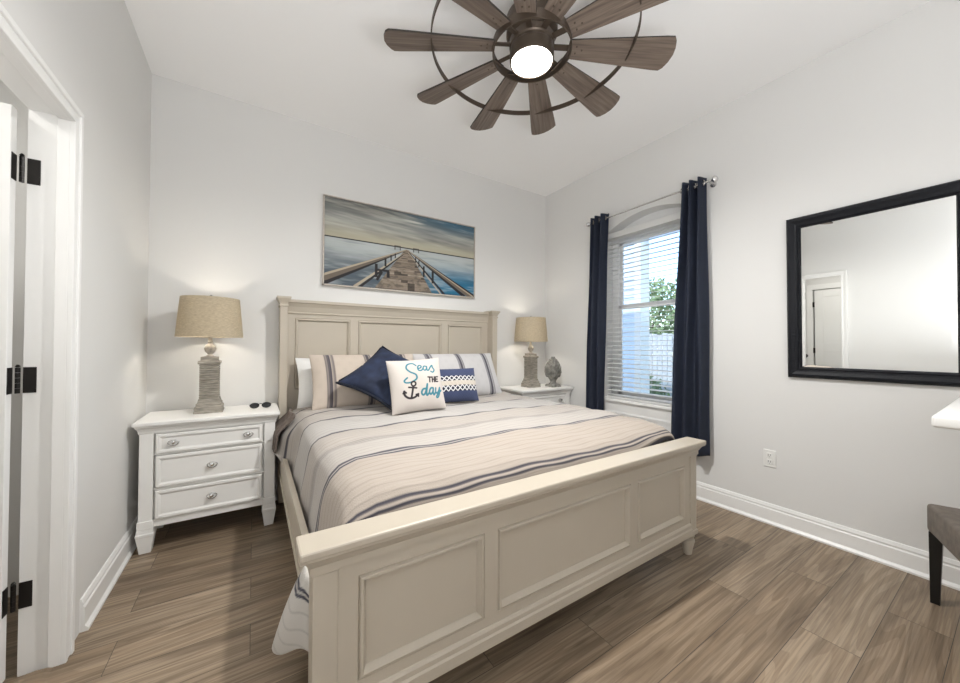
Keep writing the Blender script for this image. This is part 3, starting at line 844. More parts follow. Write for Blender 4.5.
stand(o, (1.30, 2.372, 0.766), 0.34, -0.06); tag(o, 'small oblong cushion with navy and white zigzag bands, right of the printed pillow', 'pillow')

# ================================================================== NIGHTSTANDS
def make_nightstand(cx, label):
    t = Thing('nightstand', label, 'nightstand', (cx, 2.93, 0), 'white nightstands flanking the bed')
    hw = 0.336; fy, by = 2.745, 3.135
    X = lambda a: cx + a
    # top with cove
    w = MB(); w.box(X(-hw - 0.026), fy - 0.035, 0.733, X(hw + 0.026), by + 0.005, 0.7553, 0.005)
    rows = []
    for d, z in ((0.0, 0.685), (0.004, 0.688), (0.005, 0.70), (0.009, 0.712), (0.017, 0.722), (0.02, 0.734)):
        rows.append([w.b.verts.new(p) for p in ((X(-hw - d), fy - d, z), (X(hw + d), fy - d, z), (X(hw + d), by, z), (X(-hw - d), by, z))])
    for A, B in zip(rows, rows[1:]):
        for k in range(4): w.b.faces.new((A[k], A[(k + 1) % 4], B[(k + 1) % 4], B[k]))
    w.box(X(-hw + 0.004), fy - 0.005, 0.750, X(hw - 0.004), by - 0.02, 0.757, 0.0007, 1)
    t.part('top', w, M['white'])
    # body: back, sides, rails around the drawers
    w = MB()
    w.box(X(-hw + 0.012), fy + 0.02, 0.150, X(-hw + 0.03), by, 0.69); w.box(X(hw - 0.03), fy + 0.02, 0.150, X(hw - 0.012), by, 0.69)
    w.box(X(-hw + 0.03), by - 0.015, 0.15, X(hw - 0.03), by, 0.69)
    w.box(X(-hw + 0.03), fy + 0.06, 0.150, X(hw - 0.03), by - 0.02, 0.165)
    for z0, z1 in ((0.142, 0.184), (0.353, 0.366), (0.553, 0.561), (0.678, 0.69)): w.box(X(-hw + 0.05), fy + 0.006, z0, X(hw - 0.05), fy + 0.03, z1, 0.002)
    w.box(X(-hw + 0.05), fy + 0.03, 0.16, X(hw - 0.05), fy + 0.034, 0.69)
    t.part('body', w, M['white'])
    for sx in (-1, 1):
        for py in (fy, by - 0.062):
            a, b = (X(-hw), X(-hw + 0.062)) if sx < 0 else (X(hw - 0.062), X(hw))
            w = MB(); w.box(a, py, 0.183, b, py + 0.062, 0.69, 0.003)
            c = ((a + b) / 2, py + 0.031)
            w.box(a - 0.005, py - 0.005, 0.139, b + 0.005, py + 0.067, 0.185, 0.003)
            w.sqlathe(c, [(0.024, 0.0), (0.026, 0.002), (0.028, 0.02), (0.038, 0.095), (0.040, 0.100), (0.041, 0.112), (0.037, 0.118), (0.037, 0.124), (0.036, 0.139)])
            t.part('leg', w, M['white'])
    dx = hw - 0.072
    for z0, z1, kx in ((0.564, 0.677, (-0.185, 0.185)), (0.369, 0.550, (0.0,)), (0.187, 0.350, (0.0,))):
        w = MB(); w.box(X(-dx), fy - 0.001, z0, X(dx), fy + 0.026, z1)
        rr = (X(-dx), z0, X(dx), z1)
        a = 0.016; b = 0.026
        w.mould('xz', rr, (rr[0] + 0.004, rr[1] + 0.004, rr[2] - 0.004, rr[3] - 0.004), fy - 0.001, fy - 0.008)
        w.mould('xz', (rr[0] + 0.004, rr[1] + 0.004, rr[2] - 0.004, rr[3] - 0.004), (rr[0] + a, rr[1] + a, rr[2] - a, rr[3] - a), fy - 0.008, fy - 0.008)
        w.mould('xz', (rr[0] + a, rr[1] + a, rr[2] - a, rr[3] - a), (rr[0] + b, rr[1] + b, rr[2] - b, rr[3] - b), fy - 0.008, fy - 0.002)
        dr = t.part('drawer', w, M['white'])
        for k in kx:
            zc = (z0 + z1) / 2; c = X(k)
            h = MB()
            h.tube([(c + 0.026 * math.cos(q), fy - 0.0065, zc + 0.016 * math.sin(q)) for q in [2 * PI * i / 20 for i in range(20)]], 0.0022, 6, True)
            h.tube([(c, fy - 0.003, zc + 0.006), (c, fy - 0.022, zc + 0.006)], 0.005, 10)
            h.tube([(c, fy - 0.020, zc + 0.006), (c, fy - 0.025, zc + 0.006), (c, fy - 0.031, zc + 0.006), (c, fy - 0.034, zc + 0.006)], [0.006, 0.012, 0.011, 0.004], 14)
            h.tube([(c + 0.024 * math.cos(q), fy - 0.017 - 0.004 * math.sin(q), zc + 0.004 + 0.020 * math.sin(q)) for q in [PI + PI * i / 14 for i in range(15)]], 0.0026, 6)
            t.part('pull', h, M['chrome'], smooth=True, under=dr, label='round chrome drawer pull')
    return t
ns = make_nightstand(-0.209, 'white three-drawer nightstand by the left wall, black glasses and a lamp on top')
dup(ns.o, (2.600, 2.93, 0), 'white three-drawer nightstand by the window, carved finial and a lamp on top')

# ------------------------------------------------------------------ bedside lamps
def make_lamp(cx, cy, z, label):
    t = Thing('table_lamp', label, 'lamp', (cx, cy, z), 'matching bedside lamps')
    w = MB()
    w.sqlathe((cx, cy), [(0.076, z), (0.076, z + 0.010), (0.073, z + 0.013), (0.074, z + 0.040), (0.066, z + 0.046), (0.066, z + 0.060), (0.060, z + 0.066), (0.054, z + 0.092)])
    t.part('base', w, M['lampbase'])
    w = MB(); pr = [(0.052, z + 0.092)]
    for k in range(15):
        z0 = z + 0.094 + k * 0.0147
        pr += [(0.0475, z0 + 0.001), (0.052, z0 + 0.005), (0.052, z0 + 0.012), (0.0475, z0 + 0.0145)]
    pr += [(0.058, z + 0.317), (0.060, z + 0.325), (0.058, z + 0.336), (0.046, z + 0.339), (0.046, z + 0.362), (0.020, z + 0.366)]
    w.sqlathe((cx, cy), pr)
    t.part('column', w, M['lampbase'])
    w = MB(); w.lathe((cx, cy), [(0.020, z + 0.365), (0.020, z + 0.372), (0.012, z + 0.378), (0.018, z + 0.386), (0.028, z + 0.398), (0.033, z + 0.416), (0.028, z + 0.434), (0.016, z + 0.447), (0.012, z + 0.452), (0.016, z + 0.458), (0.012, z + 0.466), (0.010, z + 0.50)], 24)
    t.part('neck', w, M['lampball'], smooth=True)
    w = MB()
    w.lathe((cx, cy), [(0.014, z + 0.50), (0.016, z + 0.505), (0.016, z + 0.55), (0.010, z + 0.556)], 16)
    w.tube([(cx + 0.045 * math.sin(q) * 1.0, cy, z + 0.62 + 0.125 * -math.cos(q)) for q in [2 * PI * i / 24 for i in range(24)]], 0.0018, 6, True)
    for q in range(3):
        w.tube([(cx, cy, z + 0.738), (cx + 0.157 * math.cos(q * 2.094), cy + 0.157 * math.sin(q * 2.094), z + 0.738)], 0.0018, 6)
    t.part('harp', w, M['chrome'], smooth=True)
    w = MB(); w.lathe((cx, cy), [(0.010, z + 0.556), (0.026, z + 0.585), (0.031, z + 0.605), (0.026, z + 0.626), (0.010, z + 0.640)], 20)
    t.part('bulb', w, M['bulb'], smooth=True)
    w = MB(); n = 48
    w.lathe((cx, cy), [(0.181, z + 0.492), (0.181, z + 0.500), (0.160, z + 0.742), (0.160, z + 0.750), (0.1575, z + 0.750), (0.1785, z + 0.492), (0.181, z + 0.492)], n, False)
    t.part('lamp_shade', w, M['shade'], smooth=True)
    w = MB(); w.lathe((cx, cy), [(0.005, z + 0.738), (0.005, z + 0.755), (0.009, z + 0.760), (0.009, z + 0.768), (0.004, z + 0.775)], 14)
    t.part('finial', w, M['chrome'], smooth=True)
    ld = bpy.data.lights.new('lamp_glow', 'POINT'); ld.energy = BEDSIDE_W; ld.color = (1.0, 0.90, 0.76); ld.shadow_soft_size = 0.033
    lo = bpy.data.objects.new('lamp_glow', ld); lo.location = (0, 0, 0.606); lo.parent = t.o; col.objects.link(lo)
    return t
lp = make_lamp(-0.243, 2.945, 0.757, 'grey square-column table lamp with beige shade on the left nightstand')
dup(lp.o, (2.545, 2.945, 0.757), 'grey square-column table lamp with beige shade on the right nightstand, near the window')

# carved finial ornament
t = Thing('finial_ornament', 'grey carved artichoke finial ornament on the right nightstand', 'ornament', (2.765, 2.83, 0.757))
c, z = (2.765, 2.83), 0.757
w = MB(); w.sqlathe(c, [(0.060, z), (0.060, z + 0.020), (0.055, z + 0.025), (0.050, z + 0.030)]); t.part('plinth', w, M['stone'])
w = MB(); w.lathe(c, [(0.050, z + 0.029), (0.046, z + 0.036), (0.034, z + 0.046), (0.031, z + 0.058), (0.042, z + 0.082), (0.052, z + 0.095), (0.052, z + 0.104), (0.040, z + 0.108)], 28); t.part('stem', w, M['stone'], smooth=True)
w = MB()
prof = lambda q: (0.083 * (math.sin(PI * (0.22 + 0.78 * (1 - q)) ** 1.0) ** 0.8) * (1 - 0.15 * q)) if q < 1 else 0.0
def bud_r(q): return max(0.004, 0.078 * math.sin(PI * min(1, 0.30 + 0.70 * q)) ** 0.75 + 0.004)
w.lathe(c, [(bud_r(k / 20) * 0.94, z + 0.105 + 0.215 * k / 20) for k in range(21)], 32)
# overlapping scales
for row in range(8):
    q = row / 8.0; zz = z + 0.112 + 0.205 * q; n = 12 if row < 6 else 8
    for k in range(n):
        a = 2 * PI * (k + 0.5 * (row % 2)) / n
        r0, r1 = bud_r(q), bud_r(min(1, q + 0.15))
        hw = PI / n * 0.95
        P = lambda r, an, zq: (c[0] + r * math.cos(an), c[1] + r * math.sin(an), zq)
        pts = [P(r0 * 0.97, a - hw, zz), P(r0 * 1.03, a, zz - 0.006), P(r0 * 0.97, a + hw, zz), P(r1 * 1.03 + 0.004, a + hw * 0.6, zz + 0.028), P(r1 * 1.02 + 0.008, a, zz + 0.042), P(r1 * 1.03 + 0.004, a - hw * 0.6, zz + 0.028)]
        top = [w.b.verts.new(p) for p in pts]; ctr = w.b.verts.new(P((r0 + r1) / 2 * 1.0 + 0.012, a, zz + 0.018))
        for i in range(6): w.b.faces.new((top[i], top[(i + 1) % 6], ctr))
t.part('bud', w, M['stone'], smooth=False)

# glasses on the left nightstand
t = Thing('sunglasses', 'small black glasses lying on the left nightstand beside the bed', 'glasses', (0.045, 2.935, 0.757))
for dx in (-0.036, 0.034):
    w = MB(); ccx, ccy = 0.045 + dx, 2.915
    pts = []
    w.lathe((0, 0), [(0.004, -0.004), (0.026, -0.003), (0.029, 0.0), (0.026, 0.003), (0.004, 0.004)], 24, True, 1.0, 0.72)
    bmesh.ops.rotate(w.b, verts=w.b.verts[:], cent=(0, 0, 0), matrix=Matrix.Rotation(math.radians(62), 3, 'X'))
    bmesh.ops.translate(w.b, verts=w.b.verts[:], vec=(ccx, ccy, 0.757 + 0.0205))
    t.part('lens', w, M['blackplastic'], smooth=True)
w = MB(); w.tube([(0.036, 2.915, 0.786), (0.044, 2.913, 0.789), (0.052, 2.915, 0.786)], 0.0028, 8); t.part('bridge', w, M['blackplastic'], smooth=True)
for s in (-1, 1):
    w = MB(); x0 = 0.044 + s * 0.064
    w.tube([(x0 - s * 0.004, 2.918, 0.784), (x0, 2.925, 0.782), (x0 - s * 0.006, 2.99, 0.770), (x0 - s * 0.018, 3.03, 0.760)], 0.0026, 8); t.part('temple', w, M['blackplastic'], smooth=True)

# ================================================================== PICTURE
PX0, PX1, PZ0, PZ1 = 0.473, 1.945, 1.700, 2.449
def _h(i, j, k=0):
    n = math.sin(i * 127.1 + j * 311.7 + k * 74.7) * 43758.5453
    return n - math.floor(n)
def vnoise(x, y, k=0):
    i, j = math.floor(x), math.floor(y); fx, fy = x - i, y - j
    fx = fx * fx * (3 - 2 * fx); fy = fy * fy * (3 - 2 * fy)
    a = _h(i, j, k) + (_h(i + 1, j, k) - _h(i, j, k)) * fx
    b = _h(i, j + 1, k) + (_h(i + 1, j + 1, k) - _h(i, j + 1, k)) * fx
    return a + (b - a) * fy
def fbm(x, y, k=0): return 0.55 * vnoise(x, y, k) + 0.28 * vnoise(x * 2.1, y * 2.1, k + 1) + 0.17 * vnoise(x * 4.3, y * 4.3, k + 2)
def paint(u, v):
    hor = 0.548
    # sky
    if v > hor:
        t = (v - hor) / (1 - hor)
        lowc, midc, top = srgb(172, 167, 148), srgb(150, 152, 148), mixc(srgb(104, 106, 104), srgb(74, 108, 128), sstep(0.30, 0.85, u))
        c = mixc(lowc, midc, sstep(0.05, 0.5, t)); c = mixc(c, top, sstep(0.42, 0.95, t))
        st = fbm(u * 5 + t * 1.5, t * 11 + u * 2.0, 3) * 2 - 1
        c = mixc(c, srgb(78, 84, 88) if st < 0 else srgb(206, 204, 192), min(1, abs(st) * 1.1) * 0.6 * sstep(0.0, 0.35, t))
        d = math.hypot((u - 0.53) / 0.11, (v - 0.905 + (u - .53) * 0.04) / 0.022)
        c = mixc(c, srgb(214, 214, 206), (1 - sstep(0.25, 1.0, d)) * 0.8)
        d = math.hypot((u - 0.40) / 0.20, (v - 0.88 - (u - .4) * 0.15) / 0.05)
        c = mixc(c, srgb(178, 180, 174), (1 - sstep(0.2, 1.0, d)) * 0.5)
    else:
        t = v / hor
        far, near = srgb(172, 178, 178), mixc(srgb(82, 92, 100), srgb(44, 108, 140), sstep(0.45, 0.85, u))
        c = mixc(near, far, sstep(0.25, 0.95, t))
        st = fbm(u * 7, t * 16 + u, 9) * 2 - 1
        c = mixc(c, srgb(46, 66, 84) if st < 0 else srgb(186, 194, 198), min(1, abs(st) * 1.2) * 0.6 * (1 - 0.5 * t))
    c = mixc(c, srgb(36, 38, 38), 1 - sstep(0.004, 0.009, abs(v - hor + 0.012 * (abs(u - 0.5) < 0.0))))
    V = (0.492, 0.528)
    def line(a, b, r0, r1, cc):
        """tapered stroke from near point a to far point b"""
        nonlocal c
        ax, ay = a; bx, by = b
        asp = 1.965
        dx, dy = (bx - ax) * asp, by - ay; px, py = (u - ax) * asp, v - ay
        t = (px * dx + py * dy) / (dx * dx + dy * dy)
        if -0.02 <= t <= 1.0:
            d = abs(px * dy - py * dx) / math.hypot(dx, dy); r = r0 + (r1 - r0) * max(0, t)
            c = mixc(c, cc, 1 - sstep(r * 0.85, r + 0.004, d))
    # deck
    if v < V[1]:
        t = v / V[1]
        xl, xr = 0.288 + (V[0] - 0.012 - 0.288) * t, 0.668 + (V[0] + 0.012 - 0.668) * t
        e = min(u - xl, xr - u)
        if e > -0.004:
            depth = 1.0 / max(0.03, (V[1] - v) / V[1])
            pl = (depth * 9.0) % 1.0
            dk = mixc(srgb(150, 138, 124), srgb(118, 106, 94), _h(math.floor(depth * 9.0), 3))
            dk = mixc(dk, srgb(88, 80, 72), 0.7 * sstep(0.45, 0.75, fbm(u * 40, depth * 9.0 * 1.3, 21)))
            dk = mixc(dk, srgb(74, 66, 60), 0.6 * (1 - sstep(0.05, 0.22, pl)) * (1 - sstep(0.55, 0.85, t)))
            dk = mixc(dk, srgb(40, 36, 34), 0.75 * (_h(math.floor(depth * 9.0), math.floor(u * 22), 5) > 0.90))
            c = mixc(c, dk, sstep(-0.004, 0.002, e))
    DK, MD, LT = srgb(40, 38, 40), srgb(104, 94, 84), srgb(168, 156, 138)
    # left rails
    line((0.0, 0.015), V, 0.030, 0.004, DK); line((0.0, 0.075), V, 0.042, 0.004, MD); line((0.0, 0.105), V, 0.012, 0.002, LT)
    line((0.17, 0.0), (0.47, 0.47), 0.016, 0.003, LT); line((0.20, 0.0), (0.47, 0.465), 0.014, 0.003, DK)
    # right rails
    line((0.76, 0.0), (0.505, 0.50), 0.014, 0.003, DK); line((0.735, 0.0), (0.50, 0.50), 0.007, 0.002, LT)
    line((0.915, 0.0), V, 0.022, 0.003, DK); line((1.01, 0.0), V, 0.020, 0.003, DK); line((0.965, 0.0), V, 0.026, 0.003, MD); line((0.985, 0.01), V, 0.007, 0.002, LT)
    # posts
    for pu, p0, p1, r in ((0.295, 0.13, 0.30, 0.010), (0.352, 0.28, 0.385, 0.007), (0.388, 0.36, 0.43, 0.005), (0.415, 0.40, 0.46, 0.004),
                          (0.61, 0.20, 0.345, 0.007), (0.575, 0.32, 0.41, 0.005), (0.552, 0.38, 0.45, 0.004), (0.675, 0.13, 0.30, 0.009)):
        if p0 < v < p1: c = mixc(c, DK, 1 - sstep(r * 0.7, r, abs(u - pu)))
    # bench at the left of the deck
    for a, b, r in (((0.29, 0.225), (0.375, 0.225), 0.012), ((0.37, 0.14), (0.37, 0.22), 0.018), ((0.30, 0.10), (0.33, 0.21), 0.016)):
        line(a, b, r, r, DK)
    # roofs at the pier end
    for pu in (0.43, 0.555):
        if 0.505 < v < 0.565 and abs(u - pu) < 0.022: c = mixc(c, srgb(70, 66, 62), 0.8 if v > 0.55 or abs(abs(u - pu) - 0.018) < 0.004 else 0.15)
    return c
t = Thing('wall_picture', 'wide framed picture of a wooden pier over water, above the headboard', 'picture', ((PX0 + PX1) / 2, YB, (PZ0 + PZ1) / 2))
w = MB()
b = 0.008
for r in ((PX0, PZ0, PX0 + b, PZ1), (PX1 - b, PZ0, PX1, PZ1), (PX0, PZ0, PX1, PZ0 + b), (PX0, PZ1 - b, PX1, PZ1)): w.box(r[0], YB - 0.042, r[1], r[2], YB - 0.001, r[3])
w.box(PX0 + b, YB - 0.010, PZ0 + b, PX1 - b, YB - 0.001, PZ1 - b)
t.part('frame', w, M['pframe'])
w = MB(); e = 0.012
w.grid(lambda u, v: Vector((PX0 + e + (PX1 - PX0 - 2 * e) * u, YB - 0.036, PZ0 + e + (PZ1 - PZ0 - 2 * e) * v)), 400, 210, paint)
cn = t.part('canvas', w, M['canvas'])
for s_ in [cn.modifiers.new('thick', 'SOLIDIFY')]: s_.thickness = 0.024; s_.offset = -1

# ================================================================== MIRROR
mir = t = Thing('wall_mirror', 'large rectangular mirror in a black carved frame on the right wall', 'mirror', (XR, 0.495, 1.521))
MY0, MY1, MZ0, MZ1 = 0.127, 0.863, 1.006, 2.036
w = MB(); prof = [(0.0, 0.0), (0.0, 0.020), (0.008, 0.030), (0.022, 0.032), (0.040, 0.024), (0.052, 0.022), (0.058, 0.025), (0.064, 0.021), (0.070, 0.010), (0.070, 0.0)]
rows = []
for d, h in prof:
    rows.append([w.b.verts.new((XR - 0.001 - h, y, z)) for y, z in ((MY0 + d, MZ0 + d), (MY1 - d, MZ0 + d), (MY1 - d, MZ1 - d), (MY0 + d, MZ1 - d))])
for A, B in zip(rows, rows[1:] + rows[:1]):
    for k in range(4): w.b.faces.new((A[k], A[(k + 1) % 4], B[(k + 1) % 4], B[k]))
t.part('frame', w, M['mframe'])
w = MB(); a = 0.066; b = 0.066 + 0.022
o_, i_ = (MY0 + a, MZ0 + a, MY1 - a, MZ1 - a), (MY0 + b, MZ0 + b, MY1 - b, MZ1 - b)
w.mould('yz', o_, i_, XR - 0.0085, XR - 0.0092)
w.poly([(XR - 0.0092, i_[0], i_[1]), (XR - 0.0092, i_[0], i_[3]), (XR - 0.0092, i_[2], i_[3]), (XR - 0.0092, i_[2], i_[1])])
w.mould('yz', o_, o_, XR - 0.0085, XR - 0.002)
w.poly([(XR - 0.002, o_[0], o_[1]), (XR - 0.002, o_[2], o_[1]), (XR - 0.002, o_[2], o_[3]), (XR - 0.002, o_[0], o_[3])])
t.part('glass', w, M['mirror'])
mir.o.rotation_euler.y = -0.014; mir.o.location.x -= 0.0075

# wall outlet
t = Thing('wall_outlet', 'white double outlet plate low on the right wall under the mirror side', 'outlet', (XR, 0.969, 0.441))
w = MB(); w.box(XR - 0.006, 0.934, 0.383, XR, 1.004, 0.499, 0.003); t.part('plate', w, M['plate'])
for zc in (0.463, 0.419):
    w = MB(); w.box(XR - 0.0085, 0.953, zc - 0.016, XR - 0.005, 0.985, zc + 0.016, 0.003); sk = t.part('socket', w, M['plate'])
    w = MB()
    for yy in (0.963, 0.975): w.box(XR - 0.0092, yy - 0.0015, zc - 0.004, XR - 0.0078, yy + 0.0015, zc + 0.008)
    w.box(XR - 0.0092, 0.967, zc - 0.012, XR - 0.0078, 0.971, zc - 0.008)
    t.part('slots', w, M['slot'], under=sk)

# ================================================================== CURTAINS, ROD, BLIND
RX, RZ = XR - 0.09, 2.452
t = Thing('curtain_rod', 'slim chrome curtain rod over the arched window', 'curtain rod', (RX, 1.86, RZ))
w = MB(); w.tube([(RX, 1.285, RZ), (RX, 2.425, RZ)], 0.008, 14); t.part('rod', w, M['chrome'], smooth=True)
for y, s in ((1.285, -1), (2.425, 1)):
    w = MB(); w.tube([(RX, y + s * q, RZ) for q in (-0.002, 0.004, 0.012, 0.022, 0.034, 0.042)], [0.010, 0.012, 0.022, 0.026, 0.020, 0.006], 18); t.part('knob', w, M['chrome'], smooth=True)
for y in (1.312, 2.40):
    w = MB(); w.tube([(XR - 0.002, y, RZ), (RX, y, RZ)], 0.006, 10); w.tube([(XR - 0.007, y, RZ), (XR, y, RZ)], 0.022, 16); t.part('bracket', w, M['chrome'], smooth=True)
def make_curtain(label, yt, yb, z0, folds, ph, skew):
    t = Thing('curtain', label, 'curtain', (RX, (yt[0] + yt[1]) / 2, z0), 'navy curtains at the window')
    def pt(u, v):
        # v 0 at the hem
        k = v ** 1.3
        ya = yb[0] + (yt[0] - yb[0]) * k; yc = yb[1] + (yt[1] - yb[1]) * k
        y = ya + (yc - ya) * u
        a = 0.038 * (0.75 + 0.25 * v)
        x = RX - 0.004 + a * math.sin(2 * PI * folds * u + ph + 0.5 * (1 - v) * math.sin(u * 5 + skew)) + 0.006 * (1 - v) * math.sin(u * 31 + v * 4)
        z = z0 + (RZ + 0.048 - z0) * v + 0.012 * (1 - v) * math.sin(u * 7 + skew)
        return Vector((min(x, XR - 0.038), y + 0.004 * math.sin(v * 9 + u * 11), z))
    w = MB(); w.grid(pt, 110, 60); c = t.part('panel', w, M['curtain'], smooth='all')
    sm = c.modifiers.new('thick', 'SOLIDIFY'); sm.thickness = 0.004; sm.offset = 0
    w = MB()
    n = int(folds * 2)
    for i in range(n):
        u = (i + 0.5) / n + 0.02
        u = min(0.98, max(0.02, ((i * PI - ph) / (2 * PI * folds)) % 1.0))
        p = pt(u, 0.978)
        w.tube([(p.x + 0.021 * math.cos(q) * 0.35, p.y + 0.021 * math.cos(q) * 0.94, RZ + 0.021 * math.sin(q)) for q in [2 * PI * j / 18 for j in range(18)]], 0.0045, 8, True)
    t.part('grommets', w, M['grommet'], smooth=True, label='steel grommet rings')
    return t
make_curtain('dark navy curtain panel left of the window, next to the right nightstand', (2.215, 2.395), (2.275, 2.475), 0.36, 2.5, 0.6, 0.5)
make_curtain('dark navy curtain panel right of the window, behind the footboard corner', (1.335, 1.505), (1.315, 1.615), 0.365, 3.0, 1.2, 1.7)

t = Thing('window_blind', 'white slatted blind hanging in the window between the navy curtains', 'blind', (XR + 0.045, (WY0 + WY1) / 2, WZ0 + 0.02))
bx = XR + 0.045; b0, b1 = WY0 + 0.008, WY1 - 0.008
w = MB(); w.box(bx - 0.03, b0, 2.272, bx + 0.03, b1, 2.330, 0.004); t.part('headrail', w, M['blind'])
w = MB(); ns_ = 36; zlo = WZ0 + 0.052
for k in range(ns_):
    z = zlo + (2.262 - zlo) * k / (ns_ - 1)
    w.prism([(bx - 0.0245, z - 0.0035), (bx, z + 0.0012), (bx + 0.0245, z + 0.0020), (bx + 0.0245, z + 0.0046), (bx, z + 0.0038), (bx - 0.0245, z - 0.0009)], 'y', b0 + 0.004, b1 - 0.004)
t.part('slats', w, M['blind'])
w = MB(); w.box(bx - 0.026, b0 + 0.004, WZ0 + 0.021, bx + 0.026, b1 - 0.004, WZ0 + 0.038, 0.003); t.part('bottom_rail', w, M['blind'])
for y in (b0 + 0.12, (b0 + b1) / 2, b1 - 0.12):
    w = MB()
    for dx in (-0.0262, 0.0262): w.tube([(bx + dx, y, WZ0 + 0.03), (bx + dx, y, 2.275)], 0.0009, 5)
    t.part('ladder_cord', w, M['blind'])

# ================================================================== CEILING FAN
FCX, FCY = 1.163, 1.345
fan = Thing('ceiling_fan', 'ten-blade wooden windmill ceiling fan with a lit round lamp', 'ceiling fan', (FCX, FCY, ZC))
ZB = 2.705
w = MB(); w.lathe((FCX, FCY), [(0.085, ZC), (0.085, ZC - 0.012), (0.07, ZC - 0.05), (0.03, ZC - 0.07), (0.016, ZC - 0.075)], 36); fan.part('canopy', w, M['bronze'], smooth=True)
w = MB(); w.lathe((FCX, FCY), [(0.014, ZC - 0.07), (0.014, 2.86)], 20); fan.part('downrod', w, M['bronze'], smooth=True)
w = MB(); w.lathe((FCX, FCY), [(0.03, 2.885), (0.05, 2.88), (0.115, 2.862), (0.128, 2.848), (0.128, 2.765), (0.118, 2.752), (0.106, 2.745), (0.106, 2.738), (0.112, 2.734), (0.112, 2.705), (0.107, 2.700), (0.107, 2.688), (0.110, 2.684), (0.110, 2.635), (0.107, 2.626), (0.102, 2.624), (0.100, 2.632)], 48, False)
fan.part('motor_housing', w, M['bronze'], smooth=True)
w = MB(); w.lathe((FCX, FCY), [(0.1005, 2.634), (0.1005, 2.628), (0.093, 2.622), (0.070, 2.618), (0.035, 2.6155), (0.004, 2.615)], 48); fan.part('lamp_lens', w, M['lens'], smooth=True, label='glowing frosted lens')
fl_d = bpy.data.lights.new('fan_lamp_glow', 'SPOT'); fl_d.spot_size = math.radians(179); fl_d.spot_blend = 0.8; fl_d.energy = FAN_W; fl_d.color = (1.0, 0.985, 0.955); fl_d.shadow_soft_size = 0.05
fl = bpy.data.objects.new('fan_lamp_glow', fl_d); fl.location = (0, 0, 2.60 - ZC); fl.parent = fan.o; col.objects.link(fl)
w = MB(); w.ring((FCX, FCY), 0.192, 0.198, ZB - 0.034, ZB + 0.014, 72); fan.part('inner_ring', w, M['bronze'], smooth=True)
w = MB(); w.ring((FCX, FCY), 0.4985, 0.5045, ZB - 0.014, ZB + 0.012, 110); fan.part('outer_ring', w, M['bronze'], smooth=True)
def blade_mb(ang):
    mb = MB(); mb2 = MB()
    p = math.radians(-13.5); ca, sa = math.cos(ang), math.sin(ang)
    def W(r, s, h):
        # r along the blade, s across (pitched), h normal
        t = s * math.cos(p) - h * math.sin(p); z = s * math.sin(p) + h * math.cos(p)
        return (FCX + r * ca - t * sa, FCY + r * sa + t * ca, ZB + z)
    th = 0.0045
    out = []
    rs = [0.185, 0.25, 0.35, 0.45, 0.55, 0.66]
    hw = lambda r: 0.045 + (0.087 - 0.045) * (r - 0.185) / 0.53
    low = [(r, -hw(r)) for r in rs] + [(0.698, -hw(0.698) + 0.002)]
    tip = [(0.712, -0.068), (0.727, -0.034), (0.733, 0.0), (0.728, 0.037), (0.714, 0.070)]
    up = [(0.698, hw(0.698) - 0.002)] + [(r, hw(r)) for r in rs[::-1]]
    poly = low + tip + up
    uvl = mb.b.loops.layers.uv.new('UVMap')
    for h in (-th, th):
        vs = [mb.b.verts.new(W(r, s, h)) for r, s in poly]
        f = mb.b.faces.new(vs if h > 0 else vs[::-1])
        for lp_, (r, s) in zip(f.loops, poly if h > 0 else poly[::-1]): lp_[uvl].uv = (r + ang * 3, s + ang * 7)
        if h < 0: A = vs
        else: B = vs
    n = len(poly)
    for k in range(n):
        f = mb.b.faces.new((A[k], A[(k + 1) % n], B[(k + 1) % n], B[k]))
        f.material_index = 1
        for lp_, q in zip(f.loops, (poly[k], poly[(k + 1) % n], poly[(k + 1) % n], poly[k])): lp_[uvl].uv = (q[0] + ang * 3, q[1] + ang * 7)
    # bracket arm from motor to blade, with screws
    for (r0, r1, s, h0, h1) in ((0.105, 0.27, 0.014, th, th + 0.005),):
        t_ = [W(r, q, h) for r in (r0, r1) for q in (-s, s) for h in (h0, h1)]
        v = [mb2.b.verts.new(p_) for p_ in t_]
        for f in ((0, 1, 3, 2), (4, 6, 7, 5), (0, 4, 5, 1), (2, 3, 7, 6), (0, 2, 6, 4), (1, 5, 7, 3)): mb2.b.faces.new([v[i] for i in f])
    for r, q in ((0.225, -0.016), (0.225, 0.016), (0.255, 0.0)):
        c = Vector(W(r, q, -th)); nrm = (Vector(W(r, q, -th - 0.002)) - c)
        mb2.tube([c, c + nrm], 0.0045, 8)
    return mb, mb2
for k in range(10):
    a = math.radians(6.4 + 36.2 * 0 + 36 * k)
    b1, b2 = blade_mb(a)
    bo = fan.part('blade', b1, M['blade']); bo.data.materials.append(M['bladeedge'])
    fan.part('blade_bracket', b2, M['bronze'], under=bo)

# ================================================================== DESK AND STOOL AT THE RIGHT EDGE
t = Thing('console_table', 'tall white table with a thick top at the right photo edge, below the mirror', 'table', (2.46, -0.1, 0))
w = MB(); w.box(1.957, -0.42, 0.928, XR - 0.018, 0.187, 0.970, 0.010, 3); t.part('tabletop', w, M['white'], smooth=True)
w = MB()
for x0, y0, x1, y1 in ((2.02, -0.35, 2.04, 0.08), (2.88, -0.35, 2.90, 0.08), (2.03, 0.068, 2.89, 0.088), (2.03, -0.36, 2.89, -0.34)): w.box(x0, y0, 0.85, x1, y1, 0.928)
t.part('apron', w, M['white'])
for x in (2.035, 2.885):
    for y in (-0.345, 0.075):
        w = MB(); w.taper((x, y), (0.016, 0.016), 0, (x, y), (0.025, 0.025), 0.928); t.part('leg', w, M['white'])

